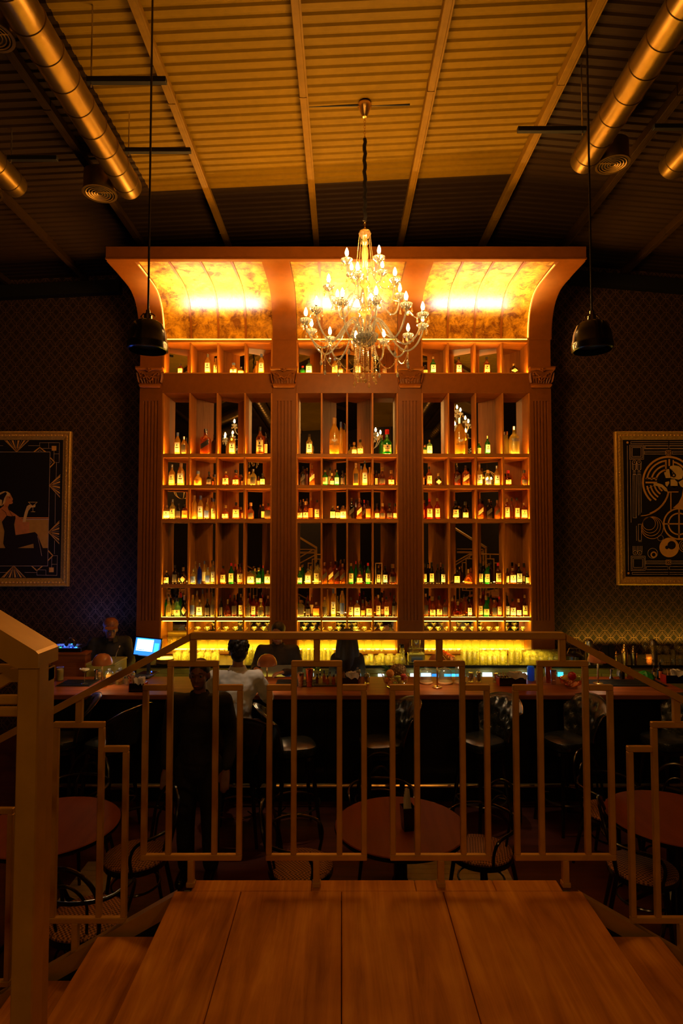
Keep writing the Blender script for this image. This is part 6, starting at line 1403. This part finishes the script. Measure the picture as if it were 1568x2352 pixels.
art('framed_picture', (1228, 960), 4.612, 0, (1414, 1656, 991.5, 1344), 'gold-framed picture at right of a woman profile with gold rings and wheels', right_art)
# ================================================================== people
plain('skin', (.42, .20, .11), .5, var=.06); plain('skin_dark', (.20, .08, .045), .5, var=.06)
plain('hair_black', (.010, .007, .006), .45, var=.4, scale=60, bmp=.4); plain('hair_auburn', (.22, .07, .02), .5, var=.4, scale=50, bmp=.4)
plain('shirt_white', (.80, .76, .68), .75, var=.05, scale=8, bmp=.1); plain('cloth_black', (.010, .008, .008), .8, var=.3); plain('cloth_dark', (.02, .012, .012), .75, var=.3); plain('apron_cloth', (.20, .17, .11), .8); plain('lip', (.35, .06, .05), .4); plain('eye_white', (.18, .14, .12), .3); plain('iris', (.02, .012, .008), .2)
def fuse(name, m, mat, parent, voxel=.008, smooth=6, disp=0.0):
    """merge overlapping closed forms into one continuous surface"""
    tmp = bpy.data.objects.new('tmp', m.mesh('tmp')); COL.objects.link(tmp)
    r = tmp.modifiers.new('r', 'REMESH'); r.mode = 'VOXEL'; r.voxel_size = voxel; r.use_smooth_shade = True
    s = tmp.modifiers.new('s', 'SMOOTH'); s.iterations = smooth; s.factor = .5
    if disp:
        tx = bpy.data.textures.new('folds', 'CLOUDS'); tx.noise_scale = .07; tx.noise_depth = 1
        d = tmp.modifiers.new('d', 'DISPLACE'); d.texture = tx; d.strength = disp; d.mid_level = .5
    me = bpy.data.meshes.new_from_object(tmp.evaluated_get(bpy.context.evaluated_depsgraph_get())); bpy.data.objects.remove(tmp)
    me.name = name; me.materials.clear(); me.materials.append(MATS[mat]); me.polygons.foreach_set('use_smooth', [True] * len(me.polygons))
    return obj(name, me, None, parent)
def limb(m, pts, rs, seg=12, n=4):
    """tapered limb through joints with rounded ends"""
    q = catmull([tuple(p) + (r,) for p, r in zip(pts, rs)], n); P3 = [Vector(p[:3]) for p in q]; r3 = [p[3] for p in q]
    m.tube(P3, r3, seg); m.sphere(P3[0], r3[0], 12, 8); m.sphere(P3[-1], r3[-1], 12, 8)
def hand(m, wrist, d, palm_n, curl=.6, s=1.0, side=1):
    """palm with four bent fingers of different lengths and a thumb leaving the side of the palm"""
    d = Vector(d).normalized(); nrm = Vector(palm_n).normalized(); w = d.cross(nrm).normalized() * side; W_ = Vector(wrist)
    for k in range(4):
        b_ = W_ + d * .045 * s + w * (k - 1.5) * .014 * s; m.tube([W_ + w * (k - 1.5) * .008 * s, b_, W_ + d * .088 * s + w * (k - 1.5) * .021 * s], [.014 * s, .015 * s, .011 * s], 8)
    for k, L in enumerate((.070, .080, .075, .058)):
        b_ = W_ + d * .085 * s + w * (k - 1.5) * .021 * s; a = 0; pts = [b_]; rr_ = [.0095 * s]
        for j, f in enumerate((.45, .30, .25)):
            a += curl * (.5 + .3 * j); b_ = b_ + (d * cos(a) + nrm * sin(a)) * L * f * s; pts.append(b_); rr_.append((.0092, .0085, .007)[j] * s)
        m.tube(pts, rr_, 8); m.sphere(pts[-1], rr_[-1], 8, 6)
    t0 = W_ + d * .025 * s - w * .020 * s; t1 = t0 + (d * .5 - w * .85).normalized() * .035 * s + nrm * .01; t2 = t1 + (d * .85 - w * .3 + nrm * .4).normalized() * .032 * s; t3 = t2 + (d * .9 + nrm * .5).normalized() * .024 * s
    m.tube([t0, t1, t2, t3], [.013 * s, .012 * s, .010 * s, .008 * s], 8); m.sphere(t3, .008 * s, 8, 6)
def head(m, mat):
    """head form in its own frame: face towards -Y, chin about z=-.115, crown z=+.115"""
    g = lambda c, r, sx, sy, sz: m.sphere((0, 0, 0), r, 20, 14, 1, 1, 1, mat=mat @ T(*c) @ SCL(sx, sy, sz))
    g((0, .012, .025), 1, .076, .095, .092); g((0, -.022, -.035), 1, .060, .066, .080); g((0, -.052, -.090), 1, .026, .024, .020)
    g((0, -.045, -.070), 1, .048, .036, .036); g((-.035, -.055, -.028), 1, .026, .022, .026); g((.035, -.055, -.028), 1, .026, .022, .026)
    m.tube([(0, -.078, .012), (0, -.096, -.014), (0, -.108, -.034), (0, -.094, -.044)], [.007, .010, .0135, .009], 10, mat=mat); g((-.013, -.090, -.038), 1, .010, .012, .008); g((.013, -.090, -.038), 1, .010, .012, .008)
    m.tube([(-.045, -.075, .020), (-.02, -.088, .024), (.02, -.088, .024), (.045, -.075, .020)], [.008, .009, .009, .008], 8, mat=mat)
    for s_ in (-1, 1):
        m.sphere((0, 0, 0), 1, 12, 8, mat=mat @ T(s_ * .079, .012, -.012) @ RZ(s_ * -.35) @ SCL(.010, .020, .032)); 
    m.tube([(-.024, -.084, -.070), (0, -.090, -.067), (.024, -.084, -.070)], [.005, .008, .005], 8, mat=mat); m.tube([(-.02, -.083, -.078), (0, -.088, -.080), (.02, -.083, -.078)], [.005, .008, .005], 8, mat=mat)
def face(parent, mat, brow='hair_black'):
    for s_ in (-1, 1):
        e = M(); e.sphere((0, 0, 0), .0125, 12, 8, mat=mat @ T(s_ * .031, -.0765, .004)); o = obj('eye', e, 'eye_white', parent); i = M(); i.sphere((0, 0, 0), .0065, 10, 6, 1, .4, 1, mat=mat @ T(s_ * .031, -.0885, .003)); obj('iris', i, 'iris', o)
        b = M(); b.tube([(s_ * .016, -.092, .026), (s_ * .032, -.091, .033), (s_ * .050, -.078, .027)], [.003, .0035, .002], 6, mat=mat); obj('eyebrow', b, brow, parent)
    l = M(); l.tube([(-.023, -.092, -.073), (-.01, -.099, -.071), (0, -.0985, -.073), (.01, -.099, -.071), (.023, -.092, -.073)], [.002, .0045, .004, .0045, .002], 6, mat=mat); obj('lips', l, 'lip', parent)
def figure(name, label, loc, rz, J, mats, hair, s=1.0, hm=None, sleeves='long', sit=False, apron=False, disp=.012, collar=True):
    """J: joint positions (feet at z=0 frame). Figure faces -Y before rz."""
    t = thing(name, label, 'person', loc, rz); V = {k: Vector(v) for k, v in J.items() if k != 'curl'}
    skin, top, bot = mats; hmat = T(*V['head']) @ (hm or Matrix())
    b = M(); head(b, hmat); nk = V['neck']
    limb(b, [V['chest'] + Vector((0, .01, .12)), nk, V['head'] + Vector((0, .01, -.04))], [.060, .050, .052])
    limb(b, [V['pelvis'], V['waist'], V['chest']], [.13, .115, .14]); b.sphere(V['chest'], .14, 16, 10, 1.1, .8, 1)
    for sd in 'LR':
        sx = -1 if sd == 'R' else 1
        limb(b, [V['chest'] + (V['sh' + sd] - V['chest']) * .3 + Vector((0, 0, .08)), V['sh' + sd]], [.065, .058], n=2)
        limb(b, [V['sh' + sd], V['el' + sd], V['wr' + sd]], [.052, .040, .027])
        d = V['wr' + sd] - V['el' + sd]; hd = Vector(J.get('hd' + sd, tuple(d))); hn = J.get('hn' + sd, (0, 0, -1)); hand(b, V['wr' + sd], hd, hn, J.get('curl', .5), 1.0, sx)
        limb(b, [V['hip' + sd], V['kn' + sd], V['an' + sd]], [.085, .058, .042]); limb(b, [V['an' + sd] + Vector((0, .03, -.03)), V['toe' + sd]], [.042, .032], n=2)
    body = fuse('body', b, skin, t, .009)
    face(body, hmat)
    # top garment
    g = M(); ch = V['chest']; pv = V['pelvis']; wa = V['waist']
    limb(g, [pv + Vector((0, 0, .02)), wa, ch + Vector((0, 0, .0)), ch + Vector((0, .01, .10))], [.155, .145, .158, .105], 20, 5)
    g.sphere(ch + Vector((0, .01, .02)), .165, 18, 12, 1.2, .82, 1.0); g.sphere((pv + wa) / 2, .16, 18, 10, 1.05, .85, 1.1)
    for sd in 'LR':
        limb(g, [ch + (V['sh' + sd] - ch) * .2 + Vector((0, 0, .085)), ch + (V['sh' + sd] - ch) * .65 + Vector((0, 0, .03)), V['sh' + sd] + Vector((0, 0, .0))], [.075, .080, .074], n=3)
        e = V['el' + sd]; w_ = V['wr' + sd]; end = w_ + (e - w_) * .08 if sleeves == 'long' else e + (w_ - e) * .25
        limb(g, [V['sh' + sd], e, end], [.073, .058, .044 if sleeves == 'long' else .052], 14)
    shirt = fuse('shirt', g, top, t, .010, 4, disp)
    if collar:
        c = M(); n_ = nk + Vector((0, .0, -.025)); c.lathe([(.080, -.025), (.074, .0), (.066, .024), (.070, .026), (.084, .0), (.092, -.028)], 24, n_, 1, .95, a0=-pi / 2 + .35, a1=3 * pi / 2 - .35, cap=False); obj('collar', c, top, shirt)
    # trousers and shoes
    g = M(); limb(g, [pv + Vector((0, 0, .03)), pv + Vector((0, 0, -.03))], [.150, .150], 18, 2)
    for sd in 'LR':
        limb(g, [V['hip' + sd], V['kn' + sd], V['an' + sd] + Vector((0, 0, .02))], [.105, .078, .065], 14)
    fuse('trousers', g, bot, t, .011, 4, disp * .5)
    for sd in 'LR':
        g = M(); limb(g, [V['an' + sd] + Vector((0, .045, -.045)), V['an' + sd] + Vector((0, -.03, -.04)), V['toe' + sd]], [.046, .048, .038], 12, 3); obj('shoe', g, 'black_lacquer', t)
    if apron:
        a = M(); a.grid(lambda u, v: (wa.x + (u - .5) * .36, wa.y - .168 - .02 * cos((u - .5) * 3), pv.z - .45 + .78 * v), 10, 8); obj('apron', a, 'apron_cloth', t)
    hair(t, hmat)
    return t
def curly(parent, hmat):
    g = M(); rr = random.Random(11); g.sphere((0, 0, 0), 1, 18, 12, mat=hmat @ T(0, .022, .045) @ SCL(.088, .100, .092)); g.sphere((0, 0, 0), 1, 14, 10, mat=hmat @ T(0, .055, -.02) @ SCL(.074, .060, .070))
    for q in range(210):
        a = rr.uniform(0, 6.28); e = rr.uniform(-.35, 1.5); x, y, z = .088 * cos(a) * cos(e), .022 + .098 * sin(a) * cos(e), .045 + .095 * sin(e)
        if y < -.055 and z < .075: continue
        g.sphere((0, 0, 0), rr.uniform(.011, .020), 7, 5, mat=hmat @ T(x, y, z))
    return fuse('hair', g, 'hair_black', parent, .006, 1)
def short_hair(parent, hmat):
    g = M(); g.sphere((0, 0, 0), 1, 20, 14, mat=hmat @ T(0, .022, .042) @ SCL(.084, .098, .086)); g.sphere((0, 0, 0), 1, 14, 10, mat=hmat @ T(0, .06, -.03) @ SCL(.070, .045, .055)); return fuse('hair', g, 'hair_black', parent, .008, 2)
def long_hair(parent, hmat):
    hmat = hmat @ SCL(1.25, 1.12, 1.08)
    g = M(); g.sphere((0, 0, 0), 1, 20, 14, mat=hmat @ T(0, .022, .042) @ SCL(.090, .104, .088))
    g.tube([(0, .045, .05), (0, .065, -.06), (0, .075, -.18), (0, .085, -.34)], [.085, .098, .105, .085], 20, mat=hmat, flat=.75); g.sphere((0, 0, 0), 1, 14, 10, mat=hmat @ T(0, .08, -.34) @ SCL(.085, .055, .07))
    for q in range(26):
        a = pi * (q / 25) ; x = .098 * cos(a); y = .05 + .06 * sin(a); g.tube([(x * .8, y, .06), (x, y + .012, -.08), (x * 1.1, y + .022, -.22), (x * .95, y + .02, -.38)], [.012, .013, .012, .004], 6, mat=hmat)
    return fuse('hair', g, 'hair_black', parent, .007, 2)
def bun_hair(parent, hmat):
    o = short_hair(parent, hmat); g = M(); g.sphere((0, 0, 0), 1, 12, 8, mat=hmat @ T(0, .12, .05) @ SCL(.045, .04, .045)); obj('hair_bun', g, 'hair_black', o); return o
def cap_hair(parent, hmat):
    o = short_hair(parent, hmat); o.data.materials[0] = MATS['hair_auburn']
    g = M(); g.lathe([(.001, .145), (.05, .138), (.082, .105), (.094, .062), (.092, .055)], 24, cap=False, sy=1.12, mat=hmat @ T(0, .012, 0)); g.grid(lambda u, v: ((u - .5) * .15, -.085 - .075 * v * (1 - (2 * u - 1) ** 2 * .5), .062 - .02 * v), 8, 3, mat=hmat)
    obj('cap', g, 'hair_auburn', parent); return o
STAND = dict(pelvis=(0, 0, .93), waist=(0, 0, 1.08), chest=(0, 0, 1.28), neck=(0, .005, 1.48), head=(0, -.015, 1.615), hipL=(.09, 0, .90), hipR=(-.09, 0, .90), knL=(.10, -.01, .49), knR=(-.10, -.01, .49), anL=(.10, .02, .09), anR=(-.10, .02, .09), toeL=(.11, -.14, .035), toeR=(-.11, -.14, .035),
             shL=(.19, 0, 1.39), shR=(-.19, 0, 1.39), elL=(.25, .03, 1.12), elR=(-.25, .03, 1.12), wrL=(.24, -.08, .90), wrR=(-.24, -.08, .90))
# man in a white shirt, seated at the bar with his back to us (faces +Y, so the frame is turned by pi)
x_, y_ = PX(538, 5.52, 1700), 5.56
SIT = dict(STAND, pelvis=(0, .03, .96), waist=(0, .02, 1.10), chest=(0, -.03, 1.32), neck=(-.01, -.05, 1.535), head=(-.01, -.075, 1.665), hipL=(.10, -.02, .93), hipR=(-.10, -.02, .93), knL=(.16, -.33, .86), knR=(-.16, -.33, .86), anL=(.16, -.26, .40), anR=(-.16, -.26, .40), toeL=(.16, -.40, .35), toeR=(-.16, -.40, .35),
           shL=(.19, -.03, 1.435), shR=(-.19, -.03, 1.435), elL=(.26, -.16, 1.21), elR=(-.275, -.18, 1.215), wrL=(.16, -.42, 1.195), wrR=(-.205, -.43, 1.195), hdL=(-.2, -1, -.1), hdR=(.1, -1, -.1), curl=.35)
figure('person', 'curly-haired man in white shirt seated at the bar, back to us', (x_, y_, 0), pi, SIT, ('skin', 'shirt_white', 'cloth_black'), curly, hm=RZ(.25), disp=.02)
# man in black standing in front of the bar, facing us
x_ = PX(459, 4.95, 1700)
figure('person', 'man in black jacket standing in shadow before the bar, facing us', (x_, 4.92, 0), 0, dict(STAND, shL=(.20, .0, 1.40), shR=(-.20, 0, 1.40)), ('skin_dark', 'cloth_black', 'cloth_black'), short_hair, disp=.012)
# bartender behind the counter with both hands over the bar
BT = dict(STAND, head=(0, -.02, 1.60), elL=(.24, -.05, 1.16), elR=(-.26, -.06, 1.18), wrL=(.09, -.24, 1.19), wrR=(-.22, -.28, 1.24), hdL=(-.8, -.6, .0), hdR=(.25, -.9, .1), curl=.7)
figure('person', 'woman bartender in dark collared top and olive apron behind the second lamp', (PX(638, 7.15, 1500), 7.15, 0), 0, BT, ('skin', 'cloth_dark', 'cloth_black'), bun_hair, hm=RZ(-.2) @ RX(.12), apron=True)
# long-haired woman seen from behind
BB = dict(STAND, neck=(0, -.02, 1.43), head=(0, -.05, 1.52), chest=(0, -.02, 1.24), shL=(.125, -.02, 1.31), shR=(-.125, -.02, 1.31), elL=(.17, -.05, 1.08), elR=(-.17, -.05, 1.08), wrL=(.12, -.26, 1.12), wrR=(-.12, -.26, 1.12), pelvis=(0, .02, .90), waist=(0, .01, 1.04), hipL=(.09, .02, .87), hipR=(-.09, .02, .87))
figure('person', 'woman with long dark hair in black, back to us, behind the napkin box', (PX(797, 7.12, 1500), 7.05, 0), pi, BB, ('skin', 'cloth_black', 'cloth_black'), long_hair)
# person with auburn cap bending at the far left
LB = dict(STAND, waist=(0, -.03, 1.10), chest=(0, -.10, 1.30), neck=(0, -.17, 1.47), head=(0, -.22, 1.575), shL=(.19, -.11, 1.40), shR=(-.19, -.11, 1.40), elL=(.25, -.16, 1.15), elR=(-.25, -.16, 1.15), wrL=(.18, -.34, 1.05), wrR=(-.18, -.34, 1.05))
figure('person', 'person in dark clothes with auburn cap beside the wallpaper left of the monitor', (PX(251, 7.75, 1450), 7.75, 0), R(25), LB, ('skin_dark', 'cloth_black', 'cloth_black'), cap_hair, hm=RX(.15))
